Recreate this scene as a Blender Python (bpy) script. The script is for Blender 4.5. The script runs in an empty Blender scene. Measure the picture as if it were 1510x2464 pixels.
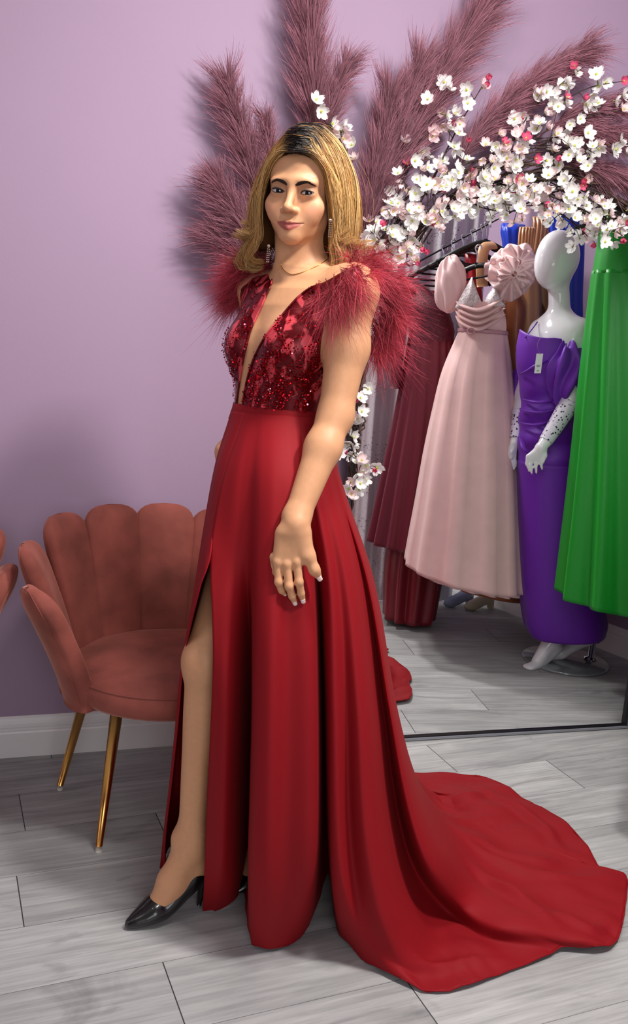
import bpy, math, random
import numpy as np
from mathutils import Matrix, Vector
random.seed(7)
rng = np.random.default_rng(11)
C = bpy.context.scene.collection
sc = bpy.context.scene

# ------------------------------------------------------------------ camera
F_PX, PX0, PY0 = 2150.0, 755.0, 1232.0          # focal length and centre in pixels of the 1510 x 2464 frame
CAM_H = 1.3
_roll, _pitch = math.radians(4.29), math.radians(10.4)
FW = np.array([0, math.cos(_pitch), -math.sin(_pitch)])
_r0 = np.array([1.0, 0, 0]); _u0 = np.cross(_r0, FW)
RT = math.cos(_roll) * _r0 + math.sin(_roll) * _u0
UP = -math.sin(_roll) * _r0 + math.cos(_roll) * _u0
EYE = np.array([0, 0, CAM_H])
cam_data = bpy.data.cameras.new('camera')
cam_data.sensor_fit = 'VERTICAL'; cam_data.sensor_height = 24.0
cam_data.lens = F_PX / 2464 * 24.0
cam_data.clip_start = 0.05
cam = bpy.data.objects.new('camera', cam_data); C.objects.link(cam)
cam.matrix_world = Matrix(((RT[0], UP[0], -FW[0], EYE[0]), (RT[1], UP[1], -FW[1], EYE[1]), (RT[2], UP[2], -FW[2], EYE[2]), (0, 0, 0, 1)))
sc.camera = cam

# ------------------------------------------------------------------ world, lights, exposure
world = bpy.data.worlds.new('room_air'); sc.world = world; world.use_nodes = True
world.node_tree.nodes['Background'].inputs[0].default_value = (0.86, 0.9, 1.0, 1)
world.node_tree.nodes['Background'].inputs[1].default_value = 0.28

def area(name, loc, target, sx, sy, power, col):
    d = bpy.data.lights.new(name, 'AREA'); d.shape = 'RECTANGLE'; d.size = sx; d.size_y = sy
    d.energy = power; d.color = col
    o = bpy.data.objects.new(name, d); C.objects.link(o); o.location = loc
    o.rotation_euler = (Vector(target) - Vector(loc)).to_track_quat('-Z', 'Y').to_euler()
    return o
area('shop_window_light', (0.75, -2.2, 1.75), (0.15, 2.2, 1.2), 1.7, 1.9, 40, (0.97, 0.98, 1.0))
area('ceiling_panel_light', (0.20, 1.45, 2.74), (0.5, 1.9, 0.0), 0.30, 0.30, 22, (1.0, 0.97, 0.94))
area('ceiling_spot_light', (0.92, 1.20, 2.74), (0.35, 2.0, 0.9), 0.22, 0.22, 42, (1.0, 0.97, 0.94))
area('side_fill_light', (-2.75, 0.35, 1.65), (0.9, 2.0, 1.1), 1.5, 1.7, 9, (0.98, 0.98, 1.0))  # added weak fill from the left for the mannequin, no window stands here
area('ceiling_spot_light', (-1.35, 0.7, 2.7), (-1.0, 2.4, 1.7), 0.3, 0.3, 3.5, (1.0, 0.9, 0.85))

vs = sc.view_settings
sc.display_settings.display_device = 'sRGB'
vs.view_transform = 'Standard'; vs.look = 'None'; vs.gamma = 1.0; vs.use_curve_mapping = False
vs.exposure = 0.15

# ------------------------------------------------------------------ projection helpers (turn a measured pixel into a point of the room)
def ray(px, py):
    return FW + (px - PX0) / F_PX * RT - (py - PY0) / F_PX * UP
def P(px, py, Y):
    d = ray(px, py); return EYE + d * (Y / d[1])
def FL(px, py, h=0.0):
    d = ray(px, py); return EYE + d * ((h - CAM_H) / d[2])
def proj(p):
    v = np.asarray(p, float) - EYE; z = v @ FW
    return np.stack([PX0 + F_PX * (v @ RT) / z, PY0 - F_PX * (v @ UP) / z], -1)
# the standing mirror: its plane, and the reflection that carries what it shows back into the room
M0 = FL(970, 1780.4); _m1 = FL(1510, 1749.4)
MT = (_m1 - M0) / np.linalg.norm(_m1 - M0); MN = np.array([MT[1], -MT[0], 0.0])
if MN[1] > 0: MN = -MN
def refl(p):
    p = np.asarray(p, float); return p - 2 * ((p - M0) @ MN)[..., None] * MN
def onm(px, py, d=0.0):                          # point d metres in front of the mirror plane
    r = ray(px, py); o = M0 + MN * d; return EYE + r * (((o - EYE) @ MN) / (r @ MN))
def mir(s, z, d=0.0):
    return M0 + MT * s + MN * d + np.array([0, 0, z])

# ------------------------------------------------------------------ object helpers
def link(name, verts, faces, mats=None, parent=None, smooth=True, fmat=None, col=None):
    me = bpy.data.meshes.new(name)
    verts = np.asarray(verts, np.float32).reshape(-1, 3)
    if isinstance(faces, np.ndarray):
        n, k = faces.shape
        me.vertices.add(len(verts)); me.vertices.foreach_set('co', verts.ravel())
        me.loops.add(n * k); me.loops.foreach_set('vertex_index', faces.astype(np.int32).ravel())
        me.polygons.add(n); me.polygons.foreach_set('loop_start', np.arange(0, n * k, k, dtype=np.int32))
        me.polygons.foreach_set('loop_total', np.full(n, k, np.int32))
        me.update(calc_edges=True)
    else:
        me.from_pydata(verts.tolist(), [], faces)
    if mats is not None:
        for m in (mats if isinstance(mats, (list, tuple)) else [mats]): me.materials.append(m)
    if fmat is not None: me.polygons.foreach_set('material_index', np.asarray(fmat, np.int32))
    if smooth: me.polygons.foreach_set('use_smooth', np.ones(len(me.polygons), bool))
    if col is not None:
        a = me.color_attributes.new('tint', 'FLOAT_COLOR', 'POINT')
        c4 = np.ones((len(verts), 4), np.float32); c4[:, :3] = col
        a.data.foreach_set('color', c4.ravel())
    me.validate(); me.update()
    o = bpy.data.objects.new(name, me); C.objects.link(o)
    if parent is not None: o.parent = parent; o.matrix_parent_inverse = parent.matrix_world.inverted()
    return o
def thing(name, label, cat, loc, group=None, rz=0.0):
    o = bpy.data.objects.new(name, None); C.objects.link(o); o.empty_display_size = 0.05
    o.location = loc; o.rotation_euler = (0, 0, rz)
    o.matrix_world = Matrix.Translation(Vector(loc)) @ Matrix.Rotation(rz, 4, 'Z')
    return tag(o, label, cat, group)
def tag(o, label, cat, group=None):
    o['label'] = label; o['category'] = cat
    if group: o['group'] = group
    return o
def struct(o):
    o['kind'] = 'structure'; return o

class Geo:                                       # collects verts and faces of one mesh
    def __init__(s): s.v = []; s.f = []; s.m = []; s.n = 0; s.c = []
    def add(s, v, f, m=0, c=None):
        v = np.asarray(v, float).reshape(-1, 3); s.v.append(v)
        for q in f: s.f.append([int(i) + s.n for i in q]); s.m.append(m)
        if c is not None: s.c.append(np.broadcast_to(np.asarray(c, float), (len(v), 3)))
        s.n += len(v); return s
    def build(s, name, mats, parent=None, smooth=True, mirror=False, flip=False):
        v = np.concatenate(s.v); f = s.f
        if mirror: v = refl(v); f = [q[::-1] for q in f]
        return link(name, v, f, mats, parent, smooth, s.m, np.concatenate(s.c) if s.c else None)

def grid_faces(nu, nv, cu=False, cv=False):      # nu x nv grid, index = i*nv + j
    f = []
    for i in range(nu if cu else nu - 1):
        for j in range(nv if cv else nv - 1):
            a = i * nv + j; b = ((i + 1) % nu) * nv + j
            c = ((i + 1) % nu) * nv + (j + 1) % nv; d = i * nv + (j + 1) % nv
            f.append((a, b, c, d))
    return f
def crom(pts, n, closed=False):                  # Catmull-Rom through points, n samples by chord length
    p = np.asarray(pts, float)
    if len(p) == 2: return p[0] + (p[1] - p[0]) * np.linspace(0, 1, n)[:, None]
    d = np.r_[0, np.cumsum(np.maximum(np.linalg.norm(np.diff(p, axis=0), axis=1), 1e-6))]
    t = np.linspace(0, d[-1], n)
    k = np.clip(np.searchsorted(d, t, side='right') - 1, 0, len(p) - 2)
    m = np.empty_like(p)
    m[1:-1] = (p[2:] - p[:-2]) / (d[2:] - d[:-2])[:, None]
    m[0] = (p[1] - p[0]) / (d[1] - d[0]); m[-1] = (p[-1] - p[-2]) / (d[-1] - d[-2])
    h = (d[k + 1] - d[k]); s = (t - d[k]) / h
    h00 = 2*s**3 - 3*s**2 + 1; h10 = s**3 - 2*s**2 + s; h01 = -2*s**3 + 3*s**2; h11 = s**3 - s**2
    e = lambda a: a[:, None]
    return e(h00)*p[k] + e(h10*h)*m[k] + e(h01)*p[k+1] + e(h11*h)*m[k+1]
def frames(path):
    p = np.asarray(path, float); t = np.gradient(p, axis=0)
    t /= np.linalg.norm(t, axis=1)[:, None] + 1e-12
    ref = np.array([0, 0, 1.0]) if abs(t[0][2]) < .9 else np.array([0, 1.0, 0])
    a = np.empty_like(t); u = np.cross(ref, t[0]); u /= np.linalg.norm(u)
    for i in range(len(t)):
        u = u - (u @ t[i]) * t[i]; u /= np.linalg.norm(u) + 1e-12; a[i] = u
    return t, a, np.cross(t, a)
def tube(path, rad, n=10, cap=True, flat=1.0):
    p = np.asarray(path, float); r = np.broadcast_to(np.asarray(rad, float), (len(p),))
    t, a, b = frames(p); th = np.linspace(0, 2*np.pi, n, endpoint=False)
    v = p[:, None] + r[:, None, None] * (np.cos(th)[None, :, None] * a[:, None] + flat * np.sin(th)[None, :, None] * b[:, None])
    f = grid_faces(len(p), n, False, True); f = [q[::-1] for q in f]; v = v.reshape(-1, 3)
    if cap:
        f.append(list(range(n))); f.append([(len(p) - 1) * n + k for k in range(n)][::-1])
    return v, f
def lathe(prof, n=32, axis_o=(0, 0, 0), cap=True):   # profile of (r, z)
    th = np.linspace(0, 2*np.pi, n, endpoint=False)
    v = np.array([[r*np.cos(a), r*np.sin(a), z] for r, z in prof for a in th]) + np.asarray(axis_o)
    f = grid_faces(len(prof), n, False, True)
    if cap: f.append(list(range(n))[::-1]); f.append([(len(prof)-1)*n + k for k in range(n)])
    return v, f
def boxv(lo, hi):
    x0, y0, z0 = lo; x1, y1, z1 = hi
    v = [(x0,y0,z0),(x1,y0,z0),(x1,y1,z0),(x0,y1,z0),(x0,y0,z1),(x1,y0,z1),(x1,y1,z1),(x0,y1,z1)]
    return v, [(0,3,2,1),(4,5,6,7),(0,1,5,4),(1,2,6,5),(2,3,7,6),(3,0,4,7)]
def ball(c, r, nu=16, nv=10):
    r = np.broadcast_to(np.asarray(r, float), (3,))
    v = []; 
    for i in range(nv + 1):
        ph = np.pi * i / nv
        for k in range(nu):
            th = 2*np.pi*k/nu; v.append((np.sin(ph)*np.cos(th), np.sin(ph)*np.sin(th), np.cos(ph)))
    return np.array(v)*r + np.asarray(c), [q for q in grid_faces(nv + 1, nu, False, True)]
def strands(paths, width, cols=None, rnd=None, sides=2):
    """many fine tapered blades in one mesh: paths (N, K, 3), width (N,) or (N, K); sides 2 = flat blade, 3 = three-sided"""
    p = np.asarray(paths, float); N, K, _ = p.shape
    t = np.gradient(p, axis=1); t /= np.linalg.norm(t, axis=2, keepdims=True) + 1e-12
    rd = (rnd if rnd is not None else rng).normal(size=(N, 1, 3)) * np.ones((1, K, 1))
    a = np.cross(t, rd); a /= np.linalg.norm(a, axis=2, keepdims=True) + 1e-12
    b = np.cross(t, a)
    w = np.asarray(width, float); w = w[:, None] if w.ndim == 1 else w
    w = np.broadcast_to(w, (N, K))[..., None]
    if sides == 2: vs_ = np.stack([p - a*w, p + a*w], 2)
    else: vs_ = np.stack([p + a*w, p + (-.5*a + .87*b)*w, p + (-.5*a - .87*b)*w], 2)
    S = sides; v = vs_.reshape(-1, 3)
    base = (np.arange(N)[:, None]*K + np.arange(K - 1)[None, :]).reshape(-1) * S
    fs = []
    for s in range(1 if S == 2 else 3):
        s2 = (s + 1) % S
        fs.append(np.stack([base + s, base + s2, base + S + s2, base + S + s], 1))
    f = np.concatenate(fs)
    c = None
    if cols is not None: c = np.repeat(np.asarray(cols, float).reshape(N*K, 3), S, axis=0)
    return v, f, c

# ------------------------------------------------------------------ materials
def lin(r, g, b):                                # display 0-255 colour to linear
    f = lambda u: (u/255/12.92) if u/255 <= .04045 else ((u/255 + .055)/1.055)**2.4
    return (f(r), f(g), f(b), 1)
def mat(name, col, rough=.5, metal=0.0, sheen=0.0, spec=.5, coat=0.0, vary=0.0, vscale=8.0, bump=0.0, bscale=60.0,
        transl=0.0, alpha=1.0, attr=False, aniso=0.0, sss=0.0, stretch=(1, 1, 1), sheen_tint=None, emit=0.0):
    m = bpy.data.materials.new(name); m.use_nodes = True; nt = m.node_tree; n = nt.nodes; L = nt.links
    b = n['Principled BSDF']; b.inputs['Base Color'].default_value = col
    b.inputs['Roughness'].default_value = rough; b.inputs['Metallic'].default_value = metal
    b.inputs['Specular IOR Level'].default_value = spec
    b.inputs['Sheen Weight'].default_value = sheen; b.inputs['Sheen Roughness'].default_value = .4
    if sheen_tint: b.inputs['Sheen Tint'].default_value = sheen_tint
    b.inputs['Coat Weight'].default_value = coat; b.inputs['Coat Roughness'].default_value = .08
    b.inputs['Anisotropic'].default_value = aniso; b.inputs['Alpha'].default_value = alpha
    if sss: b.inputs['Subsurface Weight'].default_value = sss; b.inputs['Subsurface Radius'].default_value = (.012, .005, .003); b.inputs['Subsurface Scale'].default_value = 1.0
    src = None
    if attr:
        a = n.new('ShaderNodeVertexColor'); a.layer_name = 'tint'; src = a.outputs['Color']
    if vary or bump:
        tc = n.new('ShaderNodeTexCoord'); mp = n.new('ShaderNodeMapping'); mp.inputs['Scale'].default_value = stretch
        L.new(tc.outputs['Object'], mp.inputs['Vector'])
    if vary:
        nz = n.new('ShaderNodeTexNoise'); nz.inputs['Scale'].default_value = vscale; nz.inputs['Detail'].default_value = 4
        L.new(mp.outputs[0], nz.inputs['Vector'])
        hv = n.new('ShaderNodeMix'); hv.data_type = 'RGBA'; hv.blend_type = 'MULTIPLY'; hv.inputs[0].default_value = 1
        mr = n.new('ShaderNodeMapRange'); mr.inputs['From Min'].default_value = .3; mr.inputs['From Max'].default_value = .7
        mr.inputs['To Min'].default_value = 1 - vary; mr.inputs['To Max'].default_value = 1 + vary * .35
        L.new(nz.outputs[0], mr.inputs['Value'])
        if src: L.new(src, hv.inputs[6])
        else: hv.inputs[6].default_value = col
        L.new(mr.outputs[0], hv.inputs[7]); src = hv.outputs[2]
    if src: L.new(src, b.inputs['Base Color'])
    if bump:
        nb = n.new('ShaderNodeTexNoise'); nb.inputs['Scale'].default_value = bscale; nb.inputs['Detail'].default_value = 3
        L.new(mp.outputs[0], nb.inputs['Vector'])
        bp = n.new('ShaderNodeBump'); bp.inputs['Strength'].default_value = bump; bp.inputs['Distance'].default_value = .004
        L.new(nb.outputs[0], bp.inputs['Height']); L.new(bp.outputs[0], b.inputs['Normal'])
    if transl:
        tr = n.new('ShaderNodeBsdfTranslucent'); mx = n.new('ShaderNodeMixShader'); mx.inputs[0].default_value = transl
        if src: L.new(src, tr.inputs['Color'])
        else: tr.inputs['Color'].default_value = col
        L.new(b.outputs[0], mx.inputs[1]); L.new(tr.outputs[0], mx.inputs[2])
        L.new(mx.outputs[0], n['Material Output'].inputs['Surface'])
    return m

# ------------------------------------------------------------------ the room
WT = np.array([math.cos(math.radians(19.26)), math.sin(math.radians(19.26)), 0]); WN = np.array([WT[1], -WT[0], 0])   # back wall direction, inward normal
WB = FL(421, 1788)                               # a point on its foot
def wall_pt(s, z=0.0, d=0.0): return WB + WT*s + WN*d + np.array([0, 0, z])
XR = 1.90                                        # right wall
s_right = (XR - WB[0]) / WT[0]
CEIL = 2.8
M_wall = mat('lilac_paint', lin(166, 141, 166), rough=.62, spec=.25, vary=.05, vscale=1.3, bump=.06, bscale=220)
M_white = mat('white_gloss_paint', lin(236, 232, 232), rough=.35, spec=.4)
M_ceil = mat('ceiling_paint', lin(188, 184, 184), rough=.8)
M_front = mat('dark_front_wall', lin(96, 88, 96), rough=.9)  # unseen front wall, made dark so it bounces less fill light

PLANK_W, PLANK_L = 0.2, 1.322
PLANK_JOINTS = {5: .20, 6: .916, 7: .4416, 8: .95, 9: .179, 10: .562, 11: .217, 12: .78, 13: .33}     # where the end joints of each row fall
def plank_material():
    m = bpy.data.materials.new('grey_laminate_planks'); m.use_nodes = True; nt = m.node_tree; n = nt.nodes; L = nt.links
    b = n['Principled BSDF']
    def M(op, a, b_=None, c_=None):
        q = n.new('ShaderNodeMath'); q.operation = op
        for i, x in enumerate((a, b_, c_)):
            if x is None: continue
            if isinstance(x, (int, float)): q.inputs[i].default_value = x
            else: L.new(x, q.inputs[i])
        return q.outputs[0]
    tc = n.new('ShaderNodeTexCoord'); mp = n.new('ShaderNodeMapping'); mp.vector_type = 'POINT'
    mp.inputs['Rotation'].default_value = (0, 0, math.radians(-23.4)); mp.inputs['Location'].default_value = (0, -.045, 0)
    L.new(tc.outputs['Object'], mp.inputs['Vector']); sx = n.new('ShaderNodeSeparateXYZ'); L.new(mp.outputs[0], sx.inputs[0])
    yr = M('DIVIDE', sx.outputs['Y'], PLANK_W); row = M('FLOOR', yr); fy = M('FRACT', yr)
    lut = n.new('ShaderNodeValToRGB'); lut.color_ramp.interpolation = 'CONSTANT'; e = lut.color_ramp.elements
    e[0].position = 0; e[0].color = (.4, .4, .4, 1); e.remove(e[1])
    for k, v in PLANK_JOINTS.items():
        q = e.new((k + .02)/20); q.color = (v/PLANK_L, v/PLANK_L, v/PLANK_L, 1)
    L.new(M('DIVIDE', M('ADD', row, .5), 20), lut.inputs[0])
    xr = M('SUBTRACT', M('DIVIDE', sx.outputs['X'], PLANK_L), lut.outputs[0]); colm = M('FLOOR', xr); fx = M('FRACT', xr)
    ey = M('MULTIPLY', M('MINIMUM', fy, M('SUBTRACT', 1, fy)), PLANK_W); ex = M('MULTIPLY', M('MINIMUM', fx, M('SUBTRACT', 1, fx)), PLANK_L)
    jy = M('LESS_THAN', ey, .0007); jx = M('LESS_THAN', ex, .0013); joint = M('MAXIMUM', M('MULTIPLY', jy, .75), jx)
    wn = n.new('ShaderNodeTexWhiteNoise'); wn.noise_dimensions = '2D'; cb = n.new('ShaderNodeCombineXYZ'); L.new(row, cb.inputs[0]); L.new(colm, cb.inputs[1]); L.new(cb.outputs[0], wn.inputs['Vector'])
    ad = n.new('ShaderNodeVectorMath'); ad.operation = 'MULTIPLY_ADD'; ad.inputs[1].default_value = (9.1, 7.7, 3.3); L.new(wn.outputs['Color'], ad.inputs[0]); L.new(mp.outputs[0], ad.inputs[2])
    def noise(scale, sc, det, dist, rough=.55):
        st = n.new('ShaderNodeMapping'); st.inputs['Scale'].default_value = scale; L.new(ad.outputs[0], st.inputs['Vector'])
        g = n.new('ShaderNodeTexNoise'); g.inputs['Scale'].default_value = sc; g.inputs['Detail'].default_value = det; g.inputs['Distortion'].default_value = dist; g.inputs['Roughness'].default_value = rough
        L.new(st.outputs[0], g.inputs['Vector']); return g.outputs[0]
    g1 = noise((1.6, 34, 1), 2.2, 6, .35, .65); g2 = noise((2.0, 8, 1), 1.5, 3, .5); kn = noise((1.5, 4.5, 1), 1.25, 5, 2.4)
    rp = n.new('ShaderNodeValToRGB'); q = rp.color_ramp.elements
    q[0].position = .30; q[0].color = lin(152, 152, 152); q[1].position = .70; q[1].color = lin(188, 188, 187); L.new(g1, rp.inputs[0])
    r2 = n.new('ShaderNodeMapRange'); r2.inputs['From Min'].default_value = .32; r2.inputs['From Max'].default_value = .68; r2.inputs['To Min'].default_value = .80; r2.inputs['To Max'].default_value = 1.08; L.new(g2, r2.inputs['Value'])
    r3 = n.new('ShaderNodeValToRGB'); q = r3.color_ramp.elements                 # knots and cathedral figure
    q[0].position = .27; q[0].color = (.62, .61, .62, 1); q[1].position = .40; q[1].color = (1, 1, 1, 1); L.new(kn, r3.inputs[0])
    pv = M('MULTIPLY_ADD', wn.outputs['Value'], .14, .92)
    def mul(a, b_, fac=1.0):
        x = n.new('ShaderNodeMix'); x.data_type = 'RGBA'; x.blend_type = 'MULTIPLY'; x.inputs[0].default_value = fac; L.new(a, x.inputs[6]); L.new(b_, x.inputs[7]); return x.outputs[2]
    c = mul(mul(mul(rp.outputs[0], r2.outputs[0]), r3.outputs[0], .75), pv)
    m3 = n.new('ShaderNodeMix'); m3.data_type = 'RGBA'; m3.inputs[7].default_value = lin(58, 58, 60)
    L.new(joint, m3.inputs[0]); L.new(c, m3.inputs[6]); L.new(m3.outputs[2], b.inputs['Base Color'])
    b.inputs['Roughness'].default_value = .45; b.inputs['Specular IOR Level'].default_value = .35
    bp = n.new('ShaderNodeBump'); bp.inputs['Strength'].default_value = .08; bp.inputs['Distance'].default_value = .002
    L.new(g1, bp.inputs['Height']); L.new(bp.outputs[0], b.inputs['Normal'])
    return m
M_floor = plank_material()
XL, YF = -3.0, -2.6
y_l = wall_pt((XL - WB[0]) / WT[0])[1]; y_r = wall_pt(s_right)[1]
struct(link('floor', [(XL, YF, 0), (XR, YF, 0), (XR, y_r, 0), (XL, y_l, 0), (XL, YF, -.05), (XR, YF, -.05), (XR, y_r, -.05), (XL, y_l, -.05)],
            [(0,1,2,3), (7,6,5,4), (0,4,5,1), (1,5,6,2), (2,6,7,3), (3,7,4,0)], M_floor, smooth=False))
def slab(name, a, b, z0, z1, th, m):             # upright slab from a to b, thickness th away from the room (to the left of a->b)
    a = np.array([a[0], a[1], 0]); b = np.array([b[0], b[1], 0]); t = (b - a)/np.linalg.norm(b - a); q = np.array([-t[1], t[0], 0])*th
    v = [a + (0,0,z0), b + (0,0,z0), b + q + (0,0,z0), a + q + (0,0,z0), a + (0,0,z1), b + (0,0,z1), b + q + (0,0,z1), a + q + (0,0,z1)]
    return struct(link(name, v, [(0,3,2,1),(4,5,6,7),(0,1,5,4),(1,2,6,5),(2,3,7,6),(3,0,4,7)], m, smooth=False))
slab('wall_back', (XL, y_l), (XR, y_r), 0, CEIL, .1, M_wall)
slab('wall_right', (XR, y_r), (XR, YF), 0, CEIL, .1, M_wall)
slab('wall_left', (XL, YF), (XL, y_l), 0, CEIL, .1, M_wall)
slab('wall_front', (XR, YF), (XL, YF), 0, CEIL, .1, M_front)
v, f = boxv((XL, YF, CEIL), (XR, y_r + .05, CEIL + .08)); struct(link('ceiling', v, f, M_ceil, smooth=False))
def skirting(name, a, b, inward, h=.128):
    prof = [(0, 0), (.019, 0), (.019, .078), (.017, .083), (.012, .086), (.012, .091), (.014, .096), (.013, .106), (.009, .114), (.007, .121), (.003, h), (0, h)]
    prof = [(d, z*h/.128) for d, z in prof]
    v = []; a = np.asarray(a, float); b = np.asarray(b, float); q = np.asarray(inward, float)
    for e in (a, b):
        for d, z in prof: v.append(e + q*d + np.array([0, 0, z]))
    k = len(prof)
    f = [(i, k + i, k + (i+1) % k, (i+1) % k) for i in range(k)] + [list(range(k)), list(range(k, 2*k))[::-1]]
    return struct(link(name, v, f, M_white, smooth=False))
skirting('baseboard_back', wall_pt((XL - WB[0])/WT[0]), wall_pt(s_right), WN)
skirting('baseboard_right', (XR, y_r, 0), (XR, YF, 0), (-1, 0, 0))

# ------------------------------------------------------------------ scalloped velvet chairs
def velvet_material():
    m = mat('rose_velvet', lin(148, 80, 70), rough=.75, sheen=.4, spec=.15, sheen_tint=lin(255, 190, 170), vary=.42, vscale=9, bump=.12, bscale=35)
    return m
M_velvet = velvet_material()
M_gold = mat('brass_leg', lin(214, 160, 88), rough=.24, metal=1.0)
M_tip = mat('clear_rubber', lin(190, 186, 176), rough=.3)
SEAT_Z = .455
def petal_geo(phi, H, flare, wb, wt, th=.03, rnd=True, rx=.262, ry=.25, z0=.375):
    rad = np.array([math.sin(phi), math.cos(phi), 0]); tan = np.array([math.cos(phi), -math.sin(phi), 0])
    base = np.array([rx*math.sin(phi), ry*math.cos(phi), z0])
    nv, nu = 26, 28; rings = []
    for i in range(nv):
        v = i / (nv - 1); v = 1 - (1 - v)**1.5 if v > .0 else 0
        c = base + rad*(flare*v**1.25) + np.array([0, 0, H*v])
        w = wb + (wt - wb)*v
        vt = .70 if rnd else .83
        if v > vt: w *= math.sqrt(max(0, 1 - ((v - vt)/(1.0001 - vt))**(2.2 if rnd else 2.6)))**(.9 if rnd else .75)
        w = max(w, .002)
        slope = np.array([0, 0, H]) + rad*(flare*1.25*max(v, .02)**.25); slope /= np.linalg.norm(slope)
        nrm = np.cross(tan, slope); nrm /= np.linalg.norm(nrm)
        if nrm @ rad > 0: nrm = -nrm                                   # inward
        tk = th*(1 if v < .8 else max(.12, math.sqrt(max(0, 1 - ((v - .8)/.2)**2*.97))))
        ring = []
        for k in range(nu):
            a = 2*math.pi*k/nu; ca, sa = math.cos(a), math.sin(a)
            u = math.copysign(abs(ca)**.8, ca); s = math.copysign(abs(sa)**(.62 if sa > 0 else .5), sa)
            bow = -.16*w*(u*u)                                          # petal wraps a little round the sitter
            ring.append(c + tan*(u*w) + nrm*(s*tk*(1.15 if s > 0 else .8) - bow))
        rings.append(ring)
    v = np.array(rings)
    g = Geo(); f = grid_faces(nv, nu, False, True)
    f += [list(range(nu))[::-1], [(nv-1)*nu + k for k in range(nu)]]
    g.add(v.reshape(-1, 3), f)
    k1 = int(nu*.5) + 3                                                 # piping along the outer third of the edge
    path = np.concatenate([v[1:-1, nu - 3], v[-2:0:-1, k1]])
    return g, crom(path, 60)
def seat_geo():
    g = Geo(); prof = [(.0, .378), (.20, .376), (.246, .382), (.262, .398), (.266, .424), (.263, .440), (.259, .445), (.255, .449), (.236, .460), (.18, .470), (.09, .475), (.0, .476)]
    n = 56; v = []
    for r, z in prof:
        for k in range(n):
            a = 2*math.pi*k/n; x, y = math.cos(a), math.sin(a)
            q = (abs(x)**2.1 + abs(y)**2.1)**(-1/2.1)
            v.append((r*q*x*1.02, r*q*y*.99, z))
    g.add(v, grid_faces(len(prof), n, False, True)); return g
def make_chair(label):
    t = thing('scallop_chair', label, 'chair', (0, 0, 0), 'velvet scallop chairs')
    seat_geo().build('seat', M_velvet, t)
    pip = [((0.261*math.cos(a))*(abs(math.cos(a))**2.1 + abs(math.sin(a))**2.1)**(-1/2.1)*1.02, (0.261*math.sin(a))*(abs(math.cos(a))**2.1 + abs(math.sin(a))**2.1)**(-1/2.1)*.99, .4455) for a in np.linspace(0, 2*np.pi, 90)]
    Geo().add(*tube(pip, .0022, 6)).build('seat_piping', M_velvet, t)
    for i in (-3.5, -2.5, -1.5, -.5, .5, 1.5, 2.5, 3.5):
        a = int(abs(i))
        H = [.440, .430, .382, .318][a]; fl = [.085, .10, .125, .135][a]
        g, pp = petal_geo(math.radians(28.4*i), H, fl, .064, [.0915, .0905, .088, .080][a], rnd=a > 2)
        o = g.build('back_channel', M_velvet, t)
        Geo().add(*tube(pp, .0016, 6)).build('piping', M_velvet, o)
    for sx, sy in ((-1, -1), (1, -1), (-1, 1), (1, 1)):
        top = np.array([sx*.172, -.10, .392]) if sy < 0 else np.array([sx*.190, .085, .392])
        bot = np.array([sx*.213, -.115, .012]) if sy < 0 else np.array([sx*.226, .235, .012])
        o = Geo().add(*tube([top, (top + bot)/2, bot], [.0165, .0125, .0088], 14)).build('leg', M_gold, t)
        Geo().add(*tube([bot + (top - bot)*.012, bot + (0, 0, -.012)], [.0092, .0085], 14)).build('foot_cap', M_tip, o)
    v, f = boxv((-.16, -.16, .372), (.16, .16, .388)); Geo().add(v, f).build('seat_frame', M_gold, t)
    return t
def copy_tree(o, parent=None):
    c = o.copy(); C.objects.link(c)
    if parent is not None: c.parent = parent; c.matrix_parent_inverse = o.matrix_parent_inverse.copy()
    for ch in list(o.children): copy_tree(ch, c)
    return c
CH_RZ = math.radians(30.0)
chair = make_chair('dusty pink velvet scallop chair behind the slit of the red gown')
chair2 = copy_tree(chair)
chair2['label'] = 'dusty pink velvet scallop chair cut off at the left edge of the photo'
chair.location = (-.355, 2.283, 0); chair.rotation_euler = (0, 0, CH_RZ)
chair2.location = (-1.13, 2.10, 0); chair2.rotation_euler = (0, 0, CH_RZ - .05)

# ------------------------------------------------------------------ the arched floor mirror
M_glass = mat('silvered_glass', (.93, .94, .945, 1), rough=.0, metal=1.0)
M_black = mat('black_metal', lin(38, 37, 40), rough=.35, metal=.6, spec=.5)
M_steel = mat('brushed_edge', lin(150, 152, 158), rough=.3, metal=1.0); M_sill = mat('grey_sill', lin(128, 130, 136), rough=.45)
AR, AS, AZ = .58, .308, 1.305
def arch_outline(r, n=60, z0=0.0):
    pts = [(AS - r, z0), (AS - r, AZ*.5)] + [(AS + r*math.cos(a), AZ + r*math.sin(a)) for a in np.linspace(math.pi, 0, n)] + [(AS + r, AZ*.5), (AS + r, z0)]
    return pts
mirror = thing('mirror', 'tall black framed arched floor mirror standing against the lilac wall', 'mirror', tuple(M0))
pts = arch_outline(AR - .012, z0=.014)
v = [mir(s, z, 0) for s, z in pts] + [mir(s, z, -.006) for s, z in pts]; n = len(pts)
f = [list(range(n)), list(range(n, 2*n))[::-1]] + [(i, n + i, n + (i+1) % n, (i+1) % n) for i in range(n)]
o = link('glass', v, f, M_glass, mirror, smooth=False)
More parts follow.
